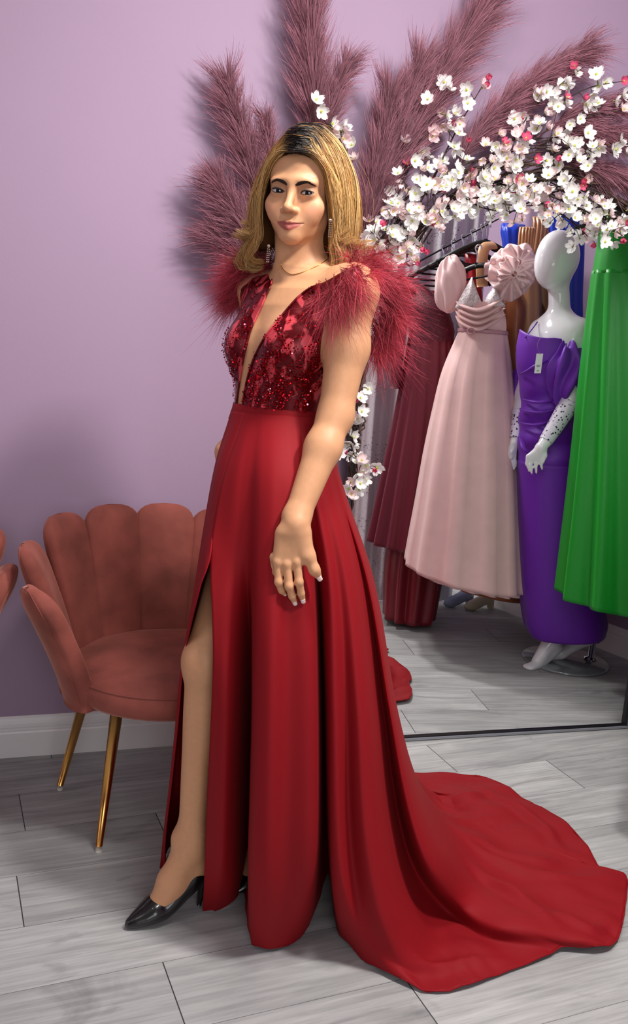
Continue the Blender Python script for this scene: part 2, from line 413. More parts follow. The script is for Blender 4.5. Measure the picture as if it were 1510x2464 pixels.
def frame_geo(prof, n=72):
    g = Geo(); path = [(AS - AR, 0), (AS - AR, .7)] + [(AS + AR*math.cos(a), AZ + AR*math.sin(a)) for a in np.linspace(math.pi, 0, n)] + [(AS + AR, .7), (AS + AR, 0)]
    path = np.array(path); v = []
    for i, (s, z) in enumerate(path):
        if i in (0, 1): nx, nz = -1, 0
        elif i >= len(path) - 2: nx, nz = 1, 0
        else: nx, nz = (s - AS)/AR, (z - AZ)/AR
        for o_, d in prof: v.append(mir(s + nx*o_, z + nz*o_, d))
    k = len(prof); g.add(v, [q[::-1] for q in grid_faces(len(path), k, False, True)]); return g
frame_geo([(-.014, -.012), (-.014, .010), (-.008, .013), (.006, .013), (.008, .010), (.008, -.012)]).build('frame', M_black, mirror, smooth=False)
frame_geo([(-.007, .0128), (-.007, .0142), (.004, .0142), (.004, .0128)]).build('frame_steel_strip', M_steel, mirror, smooth=False)  # raised steel strip along the face of the frame
g = Geo(); 
def mbox(g, s0, s1, z0, z1, d0, d1, m=0):
    v = [mir(s, z, d) for z in (z0, z1) for s, d in ((s0, d1), (s1, d1), (s1, d0), (s0, d0))]
    g.add(v, [(0,3,2,1),(4,5,6,7),(0,1,5,4),(1,2,6,5),(2,3,7,6),(3,0,4,7)], m)
mbox(g, AS - AR, AS + AR, 0, .014, -.012, .010); g.build('bottom_rail', M_black, mirror, smooth=False)
g = Geo(); mbox(g, AS - AR, AS + AR, .003, .0105, .0095, .016); g.build('bottom_rail_edge', M_sill, mirror, smooth=False)
g = Geo(); mbox(g, AS - AR + .02, AS + AR - .02, .02, AZ, -.016, -.0065); g.build('backing_board', M_black, mirror, smooth=False)

# ------------------------------------------------------------------ pampas plumes and blossom on the arch
M_plume = mat('dusty_mauve_plume', lin(140, 84, 98), rough=.8, sheen=.3, spec=.2, attr=True, transl=.25)
M_stem = mat('plume_stem', lin(104, 60, 72), rough=.7)
M_bark = mat('dark_bark', lin(62, 46, 42), rough=.85, vary=.4, vscale=40, bump=.3, bscale=120)
M_twig = mat('brown_willow', lin(84, 62, 52), rough=.8, vary=.35, vscale=30)
def plume(label, pix, n, L, spread, d0=.05, d1=.10, droop=.035, base=.12):
    """pix: stem path in pixels, base to tip, lying d0..d1 in front of the mirror plane"""
    K = len(pix); dd = np.linspace(d0, d1, K)
    path = crom([onm(x, y, d) for (x, y), d in zip(pix, dd)], 60)
    t = thing('pampas_plume', label, 'pampas grass', tuple(path[0]), 'mauve pampas plumes on the mirror arch')
    Geo().add(*tube(path, np.linspace(.0028, .0008, 60), 6)).build('stem', M_stem, t)
    tan, a, b = frames(path)
    s = base + (1 - base)*rng.random(n)**.95
    i = np.clip((s*59).astype(int), 0, 58)
    o = path[i] + (path[i+1] - path[i])*(s*59 - i)[:, None]
    br = rng.random((n,)); cl = np.floor(s*26 + rng.random(n)*1.2)       # strands gather into side tufts
    ang = (cl*2.4) % (2*np.pi) + rng.normal(0, .55, n)
    rad = a[i]*np.cos(ang)[:, None] + b[i]*np.sin(ang)[:, None]
    rad -= MN*(np.minimum(0, rad @ MN)[:, None]*.5)                      # flattened against the wall side
    ln = 1.15*L*(.55 + .6*rng.random(n))*(1 - .25*s)*np.clip((s - base)*5 + .45, .45, 1)
    sp = spread*(.5 + 1.5*rng.random(n))
    k = np.linspace(0, 1, 7)
    pth = o[:, None] + tan[i][:, None]*(ln[:, None]*k)[..., None] + rad[:, None]*((ln*sp)[:, None]*(1.5*k - .5*k*k))[..., None]
    pth[..., 2] -= droop*(k**2.2)[None]*(.4 + 1.2*rng.random((n, 1)))*(ln/L)[:, None]
    pth += rng.normal(0, .0022, (n, 1, 3))*k[None, :, None]**2 * 2
    w = (.00075*(1.05 - k)**.5)[None]*(.7 + .6*rng.random((n, 1)))
    tone = (.62 + .75*rng.random((n, 1, 1))) * (.72 + .5*k[None, :, None])
    base_c = np.array(lin(160, 108, 121)[:3]); col = base_c*tone
    v, f, c = strands(pth, w, col)
    link('plume_hair', v, f, M_plume, t, True, None, c)
    return t
PL = [
 ('pampas plume leaning left with its tip highest beside the head', [(640, 560), (610, 430), (580, 320), (553, 235), (546, 196)], 2600, .125, .36),
 ('short pampas tuft standing just left of the crown of the hair', [(668, 470), (655, 400), (645, 340), (640, 290)], 1500, .09, .34),
 ('low pampas plume spreading left at cheek height', [(640, 640), (590, 560), (548, 490), (520, 440)], 2300, .125, .36),
 ('lowest pampas plume fanning left above the far feather shoulder', [(650, 720), (600, 650), (555, 600), (520, 565)], 1900, .125, .36),
 ('tall pampas plume rising straight above the head', [(765, 420), (760, 320), (752, 200), (745, 90), (742, -10)], 4200, .155, .32),
 ('small pampas spray bending right beside the tall plume above the head', [(778, 380), (792, 290), (812, 210), (836, 155)], 1700, .11, .34),
 ('upright pampas plume just right of the hair', [(872, 640), (884, 520), (908, 400), (928, 300), (940, 225)], 3900, .135, .34),
 ('pampas plume beside the upright one with a pale tip', [(885, 590), (912, 460), (955, 320), (990, 220), (1012, 150)], 3400, .14, .32),
 ('largest pampas plume sweeping up right to the top edge', [(905, 540), (955, 400), (1030, 250), (1110, 110), (1165, 20), (1195, -40)], 5600, .165, .33),
 ('pampas plume leaning right among the blossom sprigs', [(1085, 440), (1130, 350), (1210, 260), (1300, 185), (1370, 145), (1405, 122)], 4200, .135, .32),
 ('upper pampas plume running out to the right edge', [(1270, 345), (1340, 300), (1430, 265), (1530, 240), (1620, 225)], 3400, .125, .30),
 ('middle pampas plume running out to the right edge', [(1290, 350), (1380, 325), (1470, 320), (1570, 325)], 2900, .11, .28),
 ('lowest pampas plume drooping right over the mirror rim', [(1330, 385), (1410, 400), (1480, 420), (1570, 460)], 2600, .10, .30),
]
for j, (lab, pix, n, L, spd) in enumerate(PL):
    plume(lab, pix, n, L, spd, d0=.02 + .004*(j % 3), d1=(.0 if j < 6 else .035) + .01*(j % 3))

# willow twig base that follows the arch
tw = Geo()
for k in range(95):
    a0 = rng.uniform(math.radians(20), math.radians(172)); a1 = a0 - rng.uniform(.35, .9)
    r0 = AR + rng.normal(.02, .028); r1 = AR + rng.normal(.03, .045)
    dd0, dd1 = rng.uniform(.015, .05, 2)
    aa = np.linspace(a0, a1, 14); rr = np.linspace(r0, r1, 14) + .012*np.sin(np.linspace(0, rng.uniform(3, 8), 14) + k)
    pth = [mir(AS + r*math.cos(a), AZ + r*math.sin(a), d) for a, r, d in zip(aa, rr, np.linspace(dd0, dd1, 14))]
    tw.add(*tube(pth, np.linspace(.0032, .0013, 14)*rng.uniform(.7, 1.2), 5), 0)
for k in range(26):                              # down the left side
    z0 = rng.uniform(.75, 1.3); z1 = z0 + rng.uniform(.2, .45)
    pth = [mir(AS - AR + rng.normal(-.0, .012) + .01*math.sin(q*5 + k), z0 + (z1 - z0)*q, .02 + .015*math.sin(q*3 + k)) for q in np.linspace(0, 1, 10)]
    tw.add(*tube(crom(pth, 16), np.linspace(.0032, .0013, 16), 5), 0)
tag(tw.build('twig_garland', M_twig), 'bundle of thin brown willow twigs tied round the mirror arch', 'garland')

def petal_mat(name, c, e):
    m = mat(name, c, rough=.55, spec=.3, transl=.3); return m
M_pw = petal_mat('white_petal', lin(250, 248, 246), .0); M_pb = petal_mat('blush_petal', lin(246, 220, 222), .0)
M_pp = petal_mat('pink_petal', lin(226, 92, 132), .0); M_ctr = mat('yellow_green_centre', lin(196, 200, 84), rough=.7)
M_calyx = mat('green_calyx', lin(150, 160, 84), rough=.7)
def flower_mesh(name, cup, R, m_out, npet=5, seed=0):
    r_ = np.random.default_rng(seed); g = Geo()
    for p in range(npet):
        a = 2*math.pi*p/npet + r_.normal(0, .08); cu = cup*(1 + r_.normal(0, .18)); sc_ = R*(1 + r_.normal(0, .08)); tw_ = r_.normal(0, .15)
        nu, nv = 7, 8; v = []
        for i in range(nu):
            for j in range(nv):
                u = i/(nu-1)*2 - 1; s = j/(nv-1)
                w = .36*math.sin(math.pi*min(1, s*.86 + .07))**.75*(1 if s < .85 else 1 - .25*((s - .85)/.15))
                rr = s*(1 - .10*(1 - abs(u))*max(0, s - .8)*5)
                x = rr*math.cos(cu*s*.9); z = rr*math.sin(cu*s*.9) + .10*u*u*s + .05*math.sin(6*u + p)*s*s
                y = u*w + tw_*s*.1
                v.append(((x*math.cos(a) - y*math.sin(a))*sc_, (x*math.sin(a) + y*math.cos(a))*sc_, z*sc_))
        g.add(v, grid_faces(nu, nv), 0)
    g.add(*ball((0, 0, .05*R), (.15*R, .15*R, .13*R), 8, 5), 1)
    for k in range(9):
        a = 2*math.pi*k/9; g.add(*tube([(0, 0, 0), (.17*R*math.cos(a), .17*R*math.sin(a), .32*R)], .012*R, 4), 1)
    g.add(*tube([(0, 0, 0), (0, 0, -.12*R), (.05*R, 0, -.34*R)], [.14*R, .09*R, .035*R], 6), 2)
    o = g.build(name, [m_out, M_ctr, M_calyx]); me = o.data; bpy.data.objects.remove(o); return me
FM = [flower_mesh('white_blossom', .55, .023, M_pw, 5, 1), flower_mesh('white_blossom', .75, .022, M_pw, 5, 2), flower_mesh('white_blossom', .35, .024, M_pw, 6, 3),
      flower_mesh('blush_blossom', .7, .021, M_pb, 5, 4), flower_mesh('blush_blossom', .95, .019, M_pb, 5, 5), flower_mesh('pink_blossom', 1.15, .016, M_pp, 5, 6), flower_mesh('pink_blossom', .8, .018, M_pp, 5, 7)]
FN = [('white_blossom', 'white five-petalled blossom')]*3 + [('blush_blossom', 'blush tinted blossom')]*2 + [('pink_blossom', 'deep pink half-open blossom')]*2
def branch(label, pix, nfl_, d0=.045, d1=.085, jitter=20, pink=.10, blush=.25, lo=.12, side=3, tip=None):
    dd = np.linspace(d0, d1, len(pix))
    path = crom([onm(x, y, d) for (x, y), d in zip(pix, dd)], 40)
    nfl = int(nfl_*1.35)
    t = thing('blossom_branch', label, 'blossom branch', tuple(path[0]), 'cherry blossom branches on the mirror arch')
    g = Geo().add(*tube(path, np.linspace(.0032, .0012, 40), 6))
    spots = []
    L = np.linalg.norm(path[-1] - path[0])
    for q in range(nfl):
        s = lo + (1 - lo)*(q + rng.random()*.6)/nfl; s = min(s, 1.0)
        c = path[int(s*39)]; off = MT*rng.normal(0, jitter/720) + np.array([0, 0, rng.normal(0, jitter/720)]) + MN*rng.uniform(-.01, .035)
        if tip and q == nfl - 1: c = path[39]; off = off*0
        spots.append((c, off, s))
    for c, off, s in spots:
        if np.linalg.norm(off) > .012:
            g.add(*tube(crom([c, c + off*.5 + (0, 0, .004), c + off], 6), [.0012, .0012, .0011, .001, .001, .0009], 4))
    g.build('twig', M_bark, t)
    for c, off, s in spots:
        r = rng.random(); pk = pink*(1.5 if s > .8 else .8)
        if tip == 'pink' and s > .96: k = 5
        elif r < pk: k = 5 + int(rng.integers(2))
        elif r < pk + blush: k = 3 + int(rng.integers(2))
        else: k = int(rng.integers(3))
        n = (MN*rng.uniform(.35, 1.1) + MT*rng.normal(0, .55) + np.array([0, 0, rng.normal(.12, .5)]) + off*6); n /= np.linalg.norm(n)
        o = bpy.data.objects.new(FN[k][0], FM[k]); C.objects.link(o); o['label'] = FN[k][1]
        M = Vector(n).to_track_quat('Z', 'Y').to_matrix().to_4x4()
        o.parent = t
        o.matrix_parent_inverse = Matrix.Identity(4)
        o.matrix_local = Matrix.Translation(Vector(c + off - path[0])) @ M @ Matrix.Rotation(rng.uniform(0, 6.28), 4, 'Z') @ Matrix.Scale(rng.uniform(.92, 1.2), 4)
    return t
BR = [
 # sprigs that stand clear of the arch
 ('blossom sprig behind the crown of the hair ending in a pink bud', [(838, 420), (815, 330), (780, 290), (760, 240)], 7, 9, 'pink'),
 ('short blush blossom sprig at the right of the crown', [(850, 420), (832, 365), (815, 305)], 4, 8, None),
 ('blossom sprig rising between the two big plumes', [(935, 520), (985, 400), (1020, 320), (1052, 260), (1085, 222)], 14, 19, None),
 ('blossom sprig with a lone pink bud high on its tip', [(1025, 470), (1065, 380), (1105, 300), (1140, 240), (1170, 190)], 15, 16, 'pink'),
 ('long blossom sprig rising to a tip at the upper right', [(1150, 470), (1215, 370), (1280, 265), (1345, 205), (1405, 160)], 17, 14, None),
 ('blossom sprig with pink ends near the right edge', [(1280, 310), (1345, 250), (1420, 210), (1500, 195)], 9, 13, 'pink'),
 ('white blossom sprig crossing the upper right plumes', [(1300, 350), (1380, 300), (1430, 275), (1520, 265)], 9, 13, None),
 ('white blossom sprig at the right edge under the plumes', [(1330, 385), (1420, 365), (1475, 350), (1530, 345)], 8, 12, None),
 # the dense band
 ('blossom branch at the left foot of the arch above the near feather shoulder', [(985, 640), (940, 610), (915, 580), (890, 555)], 13, 22, None),
 ('blossom branch on the left of the arch beside the hair', [(900, 640), (925, 570), (960, 500), (985, 455)], 17, 26, None),
 ('blossom branch curving over the top left of the curtain', [(905, 600), (960, 560), (1010, 510), (1055, 460)], 19, 24, None),
 ('blossom branch hanging into the mirror over the hooks', [(960, 630), (1010, 570), (1050, 520), (1085, 480)], 16, 21, None),
 ('blossom branch along the left shoulder of the arch', [(950, 500), (1010, 450), (1080, 420), (1150, 400)], 19, 25, None),
 ('blossom branch over the middle of the arch', [(1040, 470), (1120, 430), (1200, 395), (1260, 385)], 19, 23, None),
 ('blossom branch low across the middle of the mirror', [(1060, 510), (1130, 480), (1210, 465), (1290, 455)], 19, 20, None),
 ('blossom branch with pink buds above the rim', [(1160, 400), (1220, 360), (1290, 335), (1350, 330)], 15, 20, None),
 ('blossom branch dipping in front of the blue gown', [(1130, 460), (1210, 490), (1270, 495), (1330, 490)], 15, 16, None),
 ('blossom branch along the rim over the white mannequin', [(1230, 430), (1310, 445), (1380, 450), (1440, 465)], 18, 18, None),
 ('blossom branch drooping in front of the green gown', [(1320, 470), (1390, 500), (1440, 525), (1500, 570)], 19, 19, None),
 ('blossom branch at the right edge below the rim', [(1400, 470), (1450, 500), (1500, 525), (1560, 540)], 10, 18, None),
 ('pink budded blossom branch beside the drooping plume', [(1290, 400), (1340, 370), (1390, 350), (1430, 370)], 9, 18, None),
 # hanging down the left side of the mirror
 ('hanging blossom sprig with a pink bud beside the elbow', [(838, 1000), (842, 1060), (860, 1110), (900, 1130)], 13, 17, 'pink'),
 ('lower hanging blossom sprig beside the back of the skirt', [(838, 1090), (845, 1140), (850, 1185), (848, 1210)], 10, 13, None),
 ('sparse blossom twig behind the upper arm', [(845, 1010), (855, 980), (868, 950), (872, 925)], 4, 8, None),
]
for lab, pix, n, jit, tip in BR: branch(lab, pix, n, jitter=jit, tip=tip)

# ------------------------------------------------------------------ signed distance modelling of bodies (one continuous skin)
def smin(a, b, k):
    h = np.maximum(k - np.abs(a - b), 0)/k; return np.minimum(a, b) - h*h*k*.25
class Field:
    def __init__(s, xs, ys, zs):
        s.ax = [np.asarray(q, np.float32) for q in (xs, ys, zs)]
        s.F = np.full([len(q) for q in s.ax], .2, np.float32)
    def _apply(s, lo, hi, fn, k, sub=False):
        sl = []
        for a, l, h in zip(s.ax, lo, hi):
            i0 = max(0, np.searchsorted(a, l) - 1); i1 = min(len(a), np.searchsorted(a, h) + 1)
            if i1 <= i0: return
            sl.append(slice(i0, i1))
        sl = tuple(sl); X = s.ax[0][sl[0]][:, None, None]; Y = s.ax[1][sl[1]][None, :, None]; Z = s.ax[2][sl[2]][None, None, :]
        d = fn(X, Y, Z).astype(np.float32)
        s.F[sl] = -smin(-s.F[sl], d, k) if sub else smin(s.F[sl], d, k)
    def cone(s, a, b, ra, rb, k=.012, sub=False):
        a = np.asarray(a, float); b = np.asarray(b, float); R = max(ra, rb) + k + .012
        ba = b - a; L2 = ba @ ba
        def fn(X, Y, Z):
            t = np.clip(((X-a[0])*ba[0] + (Y-a[1])*ba[1] + (Z-a[2])*ba[2])/L2, 0, 1)
            return np.sqrt((X-a[0]-t*ba[0])**2 + (Y-a[1]-t*ba[1])**2 + (Z-a[2]-t*ba[2])**2) - (ra + (rb-ra)*t)
        s._apply(np.minimum(a, b) - R, np.maximum(a, b) + R, fn, k, sub)
    def chain(s, pts, rad, k=.008):
        for i in range(len(pts) - 1): s.cone(pts[i], pts[i+1], rad[i], rad[i+1], k)
    def ell(s, c, r, M=np.eye(3), k=.012, sub=False):
        c = np.asarray(c, float); r = np.asarray(r, float); R = r.max() + k + .012
        def fn(X, Y, Z):
            q = [M[i][0]*(X-c[0]) + M[i][1]*(Y-c[1]) + M[i][2]*(Z-c[2]) for i in range(3)]
            k0 = np.sqrt(sum((q[i]/r[i])**2 for i in range(3))); k1 = np.sqrt(sum((q[i]/r[i]**2)**2 for i in range(3))) + 1e-9
            return k0*(k0 - 1)/k1
        s._apply(c - R, c + R, fn, k, sub)
    def stack(s, fn, lo, hi, k=.02): s._apply(lo, hi, fn, k)
    def mesh(s):
        F = s.F; ins = F < 0; nx, ny, nz = F.shape
        cnt = np.zeros((nx-1, ny-1, nz-1), np.int8)
        for dx in (0, 1):
            for dy in (0, 1):
                for dz in (0, 1): cnt += ins[dx:nx-1+dx, dy:ny-1+dy, dz:nz-1+dz]
        act = np.argwhere((cnt > 0) & (cnt < 8)); idx = np.full(cnt.shape, -1, np.int32)
        idx[act[:, 0], act[:, 1], act[:, 2]] = np.arange(len(act))
        pos = np.zeros((len(act), 3)); num = np.zeros(len(act))
        co = [(a, b, c) for a in (0, 1) for b in (0, 1) for c in (0, 1)]
        val = {c: F[act[:, 0]+c[0], act[:, 1]+c[1], act[:, 2]+c[2]] for c in co}
        gx = lambda c: np.stack([s.ax[q][act[:, q]+c[q]] for q in range(3)], 1)
        for c0 in co:
            for q in range(3):
                if c0[q]: continue
                c1 = list(c0); c1[q] = 1; c1 = tuple(c1); a, b = val[c0], val[c1]
                m = (a < 0) != (b < 0); t = np.where(m, a/np.where(m, a - b, 1), 0)
                pos += np.where(m[:, None], gx(c0)*(1 - t[:, None]) + gx(c1)*t[:, None], 0); num += m
        pos /= num[:, None]
        faces = []
        for q in range(3):
            o = [(1, 2), (2, 0), (0, 1)][q]
            sl0 = [slice(None)]*3; sl1 = [slice(None)]*3; sl0[q] = slice(0, -1); sl1[q] = slice(1, None)
            for w in o: sl0[w] = slice(1, -1); sl1[w] = slice(1, -1)
            A = ins[tuple(sl0)]; B = ins[tuple(sl1)]; e = np.argwhere(A != B)
            if not len(e): continue
            a_in = A[e[:, 0], e[:, 1], e[:, 2]]
            for w in o: e[:, w] += 1
            def cell(du, dv):
                g = e.copy(); g[:, o[0]] -= du; g[:, o[1]] -= dv; return idx[g[:, 0], g[:, 1], g[:, 2]]
            qd = np.stack([cell(1, 1), cell(0, 1), cell(0, 0), cell(1, 0)], 1)
            qd[~a_in] = qd[~a_in][:, ::-1]; faces.append(qd)
        f = np.concatenate(faces); f = f[(f >= 0).all(1)]
        # gentle smoothing
        return pos, f
def axis(segs):                                  # rectilinear axis: [(start, end, step), ...]
    out = []
    for a, b, h in segs: out += list(np.arange(a, b - h*.5, h))
    out.append(segs[-1][1]); return np.array(out)
def relax(v, f, it=2, lam=.5):
    n = len(v)
    e = np.concatenate([f[:, [0, 1]], f[:, [1, 2]], f[:, [2, 3]], f[:, [3, 0]]])
    deg = np.bincount(e.ravel(), minlength=n)[:, None]
    for _ in range(it):
        s = np.zeros_like(v)
        for c in range(3): s[:, c] = np.bincount(e[:, 0], v[e[:, 1], c], n) + np.bincount(e[:, 1], v[e[:, 0], c], n)
        v = v + lam*(s/np.maximum(deg, 1) - v)
    return v

# ------------------------------------------------------------------ the woman
PB = FL(650, 2165); PB = np.array([PB[0], PB[1], 0])
person = thing('person', 'woman with shoulder-length blonde hair posing in a long red gown with feathered shoulders', 'person', tuple(PB))
def yaw_axes(deg):                               # deg = how far the front turns to picture left of the camera
    a = math.radians(deg); f = np.array([-math.sin(a), -math.cos(a), 0]); l = np.array([-f[1], f[0], 0]); return f, l
TF, TL = yaw_axes(47)
# torso: stack of ellipses about a leaning axis (z, centre, half width, half depth)
def zc(px, py, Y): return P(px, py, Y)
TS = [(zc(729, 655, 1.975), .060, .052), (zc(729, 676, 1.975), .120, .060), (zc(726, 700, 1.975), .150, .078), (zc(717, 740, 1.972), .146, .090), (zc(706, 800, 1.968), .136, .097),
      (zc(699, 840, 1.965), .129, .097), (zc(688, 890, 1.96), .117, .089), (zc(677, 940, 1.955), .107, .083), (zc(671, 985, 1.955), .104, .081), (zc(668, 1030, 1.955), .113, .088),
      (zc(662, 1100, 1.955), .136, .108), (zc(660, 1180, 1.955), .156, .120), (zc(662, 1260, 1.95), .162, .120), (zc(664, 1330, 1.95), .150, .110)]
_tz = np.array([c[2] for c, a, b in TS])[::-1]; _tc = np.array([c for c, a, b in TS])[::-1]; _ta = np.array([a for c, a, b in TS])[::-1]; _tb = np.array([b for c, a, b in TS])[::-1]
def torso_fn(X, Y, Z):
    cx = np.interp(Z, _tz, _tc[:, 0]); cy = np.interp(Z, _tz, _tc[:, 1]); a = np.interp(Z, _tz, _ta); b = np.interp(Z, _tz, _tb)
    u = (X - cx)*TL[0] + (Y - cy)*TL[1]; w = (X - cx)*TF[0] + (Y - cy)*TF[1]
    d = ((np.abs(u)/a)**2.25 + (np.abs(w)/b)**2.25 + 1e-12)**(1/2.25); d = (d - 1)*np.minimum(a, b)
    return np.maximum(d, np.maximum(Z - _tz[-1], _tz[0] - Z))
def tpt(z, l=0, f=0):                            # point in torso coordinates
    return np.array([np.interp(z, _tz, _tc[:, 0]), np.interp(z, _tz, _tc[:, 1]), z]) + TL*l + TF*f
TM = np.array([TL, TF, [0, 0, 1]])
ZB = 1.292                                       # bust height
BUST = [(tpt(ZB, s*.062, .052), np.array([.060, .058, .060])) for s in (-1, 1)]
def ell_fn(c, r, M):
    def fn(X, Y, Z):
        q = [M[i][0]*(X-c[0]) + M[i][1]*(Y-c[1]) + M[i][2]*(Z-c[2]) for i in range(3)]
        k0 = np.sqrt(sum((q[i]/r[i])**2 for i in range(3))); k1 = np.sqrt(sum((q[i]/r[i]**2)**2 for i in range(3))) + 1e-9
        return k0*(k0 - 1)/k1
    return fn
def chest_fn(X, Y, Z):                           # torso with bust, used for the fitted clothes
    d = torso_fn(X, Y, Z)
    for c, r in BUST: d = smin(d, ell_fn(c, r, TM)(X, Y, Z), .035)
    a = tpt(1.435, 0, -.03)
    for b in (SH_L, SH_R):                       # the slope of the shoulders
        ba = b + np.array([0, 0, .004]) - a; t = np.clip(((X-a[0])*ba[0] + (Y-a[1])*ba[1] + (Z-a[2])*ba[2])/(ba @ ba), 0, 1)
        d = smin(d, np.sqrt((X-a[0]-t*ba[0])**2 + (Y-a[1]-t*ba[1])**2 + (Z-a[2]-t*ba[2])**2) - (.048 - .004*t), .04)
    return d
# limbs
SH_L = tpt(1.415, .148, -.005); SH_R = tpt(1.415, -.148, -.005)
EL_L = P(806, 1000, 1.815); WR_L = P(713, 1245, 1.725)
EL_R = P(628, 960, 2.14); WR_R = P(566, 1075, 2.03)
HIP_R = P(646, 1180, 1.94); KN_R = P(501, 1590, 1.835); AN_R = P(463, 2005, 1.852)
FR = FW  # camera forward

def build_head(fd, HC, hf, hl, hu):
    H = lambda a, b, c: HC + hl*a + hf*b + hu*c
    M = np.array([hl, hf, hu])
    E_ = lambda a, b, c, r, k=.012, sub=False: fd.ell(H(a, b, c), r, M, k, sub)
    CN = lambda p, q, ra, rb, k=.01, sub=False: fd.cone(H(*p), H(*q), ra, rb, k, sub)
    E_(0, -.018, .035, (.072, .092, .080))                       # skull
    E_(0, .034, .034, (.058, .046, .052), .025)                   # forehead
    E_(0, .022, -.034, (.0555, .060, .054), .03)                   # face mass
    for s in (-1, 1):
        CN((s*.0475, .000, -.038), (s*.011, .066, -.083), .018, .012, .022)      # jaw line
        E_(s*.041, .054, -.026, (.021, .020, .019), .02)          # cheekbone
        E_(s*.032, .060, -.044, (.016, .016, .016), .02)          # cheek
        E_(s*.024, .078, .018, (.022, .009, .0065), .022)         # brow ridge
    E_(0, .0715, -.0865, (.016, .015, .012), .018)                  # chin
    E_(0, .062, -.062, (.030, .026, .022), .018)                  # mouth mound
    for s in (-1, 1): E_(s*.0320, .094, .001, (.0210, .0165, .0120), .016, True)  # eye sockets
    CN((0, .079, .010), (0, .099, -.029), .0068, .0075, .012)     # nose bridge
    E_(0, .1005, -.0335, (.0088, .0098, .0078), .008)             # nose tip
    for s in (-1, 1):
        E_(s*.0115, .0895, -.0365, (.0068, .0095, .0062), .007)   # nostril wing
        E_(s*.0060, .0975, -.0425, (.0032, .0050, .0026), .003, True)
    # lips
    for s in (-1, 1):
        CN((s*.0045, .0890, -.0605), (s*.0268, .0748, -.0608), .0038, .0016, .004)
        CN((s*.0, .0885, -.0705), (s*.0205, .0775, -.0658), .0050, .0022, .005)
    CN((-.0045, .0890, -.0605), (.0045, .0890, -.0605), .0034, .0034, .004)
    for s in (-1, 1): CN((0, .0955, -.0650), (s*.0285, .0780, -.0596), .0016, .0007, .0024, True)   # mouth line, corners up
    # lids: shell around the eyeball, opened by an almond slit
    for s in (-1, 1):
        c = (s*.0310, .0672, -.0005)
        E_(*c, (.0168, .0166, .0150), .006)
        for t in np.linspace(-1, 1, 9):
            h = .0038*(1 - t*t*.92)**.75 + .0003
            fd.ell(H(c[0] + t*.0120, c[1] + .0162 - .0046*t*t, c[2] + .0008*s*t), (.0030, .0062, h), M, .0012, True)
        CN((s*.0165, .0835, .0062), (s*.031, .0870, .0092), .0006, .0006, .0022, True); CN((s*.031, .0870, .0092), (s*.047, .0760, .0058), .0006, .0005, .0022, True)   # lid crease
    # ears
    for s in (-1, 1): E_(s*.073, -.012, -.012, (.007, .017, .028), .008)
    return H, M
HYAW = 14.0
hf, hl = yaw_axes(HYAW); hu = np.array([0, 0, 1.0])
_tilt = math.radians(2.5)                                         # head leans a touch to picture right
hu = hu*math.cos(_tilt) + hl*math.sin(_tilt); hl = np.cross(hu, -hf); hl /= np.linalg.norm(hl)
if hl[0] < 0: hl = -hl
_pt = math.radians(-4); hf2 = hf*math.cos(_pt) + hu*math.sin(_pt); hu = hu*math.cos(_pt) - hf*math.sin(_pt); hf = hf2
EYEC = P(703, 461, 1.885)                                         # between the eyes
HC = EYEC - hf*.078
NB = tpt(1.445, 0, -.012)

fx = axis([(-.46, -.205, .004), (-.205, .105, .0014), (.105, .26, .004)])
fy = axis([(1.60, 1.66, .004), (1.66, 1.80, .002), (1.80, 2.06, .0014), (2.06, 2.26, .005)])
fz = axis([(-.01, .78, .005), (.78, .985, .002), (.985, 1.47, .0045), (1.47, 1.775, .0014)])
fd = Field(fx, fy, fz)
fd.stack(torso_fn, (-.3, 1.70, .70), (.3, 2.25, 1.52))
for c, r in BUST: fd.ell(c, r, TM, .035)
# neck and shoulders
HB = HC - hu*.052 - hf*.022
fd.cone(NB - (0, 0, .03), HB, .058, .050, .03)
fd.cone(tpt(1.435, 0, -.03), SH_L + (0, 0, .004), .048, .044, .04); fd.cone(tpt(1.435, 0, -.03), SH_R + (0, 0, .004), .048, .044, .04)
for s in (-1, 1): fd.cone(tpt(1.437, s*.012, .052), tpt(1.448, s*.11, .022), .007, .007, .02)   # collar bones
for s in (-1, 1): fd.cone(tpt(1.447, s*.012, .046), HC - hu*.05 + hl*s*.05 - hf*.02, .010, .012, .03)   # neck cords
# near arm
fd.ell(SH_L, (.050, .050, .056), np.eye(3), .03)
fd.chain([SH_L, SH_L*.55 + EL_L*.45 + np.array([.006, 0, 0]), EL_L], [.0475, .0435, .0335], .02)
mid = EL_L*.68 + WR_L*.32
fd.chain([EL_L, mid, WR_L], [.0335, .0350, .0255], .02)
fd.ell(EL_L + np.array([.008, .012, -.004]), (.024, .024, .028), np.eye(3), .02)
# near hand
def hp(px, py, dy=0.0): return P(px, py, 1.700 + dy)
W = hp(712, 1262, .012)
fd.cone(WR_L, W, .0275, .026, .015)
for kx, ky in ((667, 1350), (690, 1356), (713, 1350), (733, 1335)):
    fd.cone(hp(700 + (kx - 700)*.6, 1285, .012), hp(kx, ky, .004), .0155, .0105, .018)
fing = [  # knuckle, middle joint, end joint, tip (pixel x, y, depth offset) and radii
 ([(668, 1352, .002), (670, 1400, -.002), (676, 1420, .006), (684, 1431, .013)], (.0090, .0080, .0072, .0056)),
 ([(690, 1357, .000), (695, 1410, -.006), (702, 1434, .000), (708, 1448, .007)], (.0094, .0083, .0073, .0057)),
 ([(714, 1352, .000), (719, 1400, -.005), (724, 1428, .001), (728, 1443, .007)], (.0092, .0081, .0073, .0057)),
 ([(659, 1340, .012), (661, 1378, .014), (667, 1398, .022), (674, 1408, .028)], (.0086, .0074, .0066, .0054))]
NAILS = []
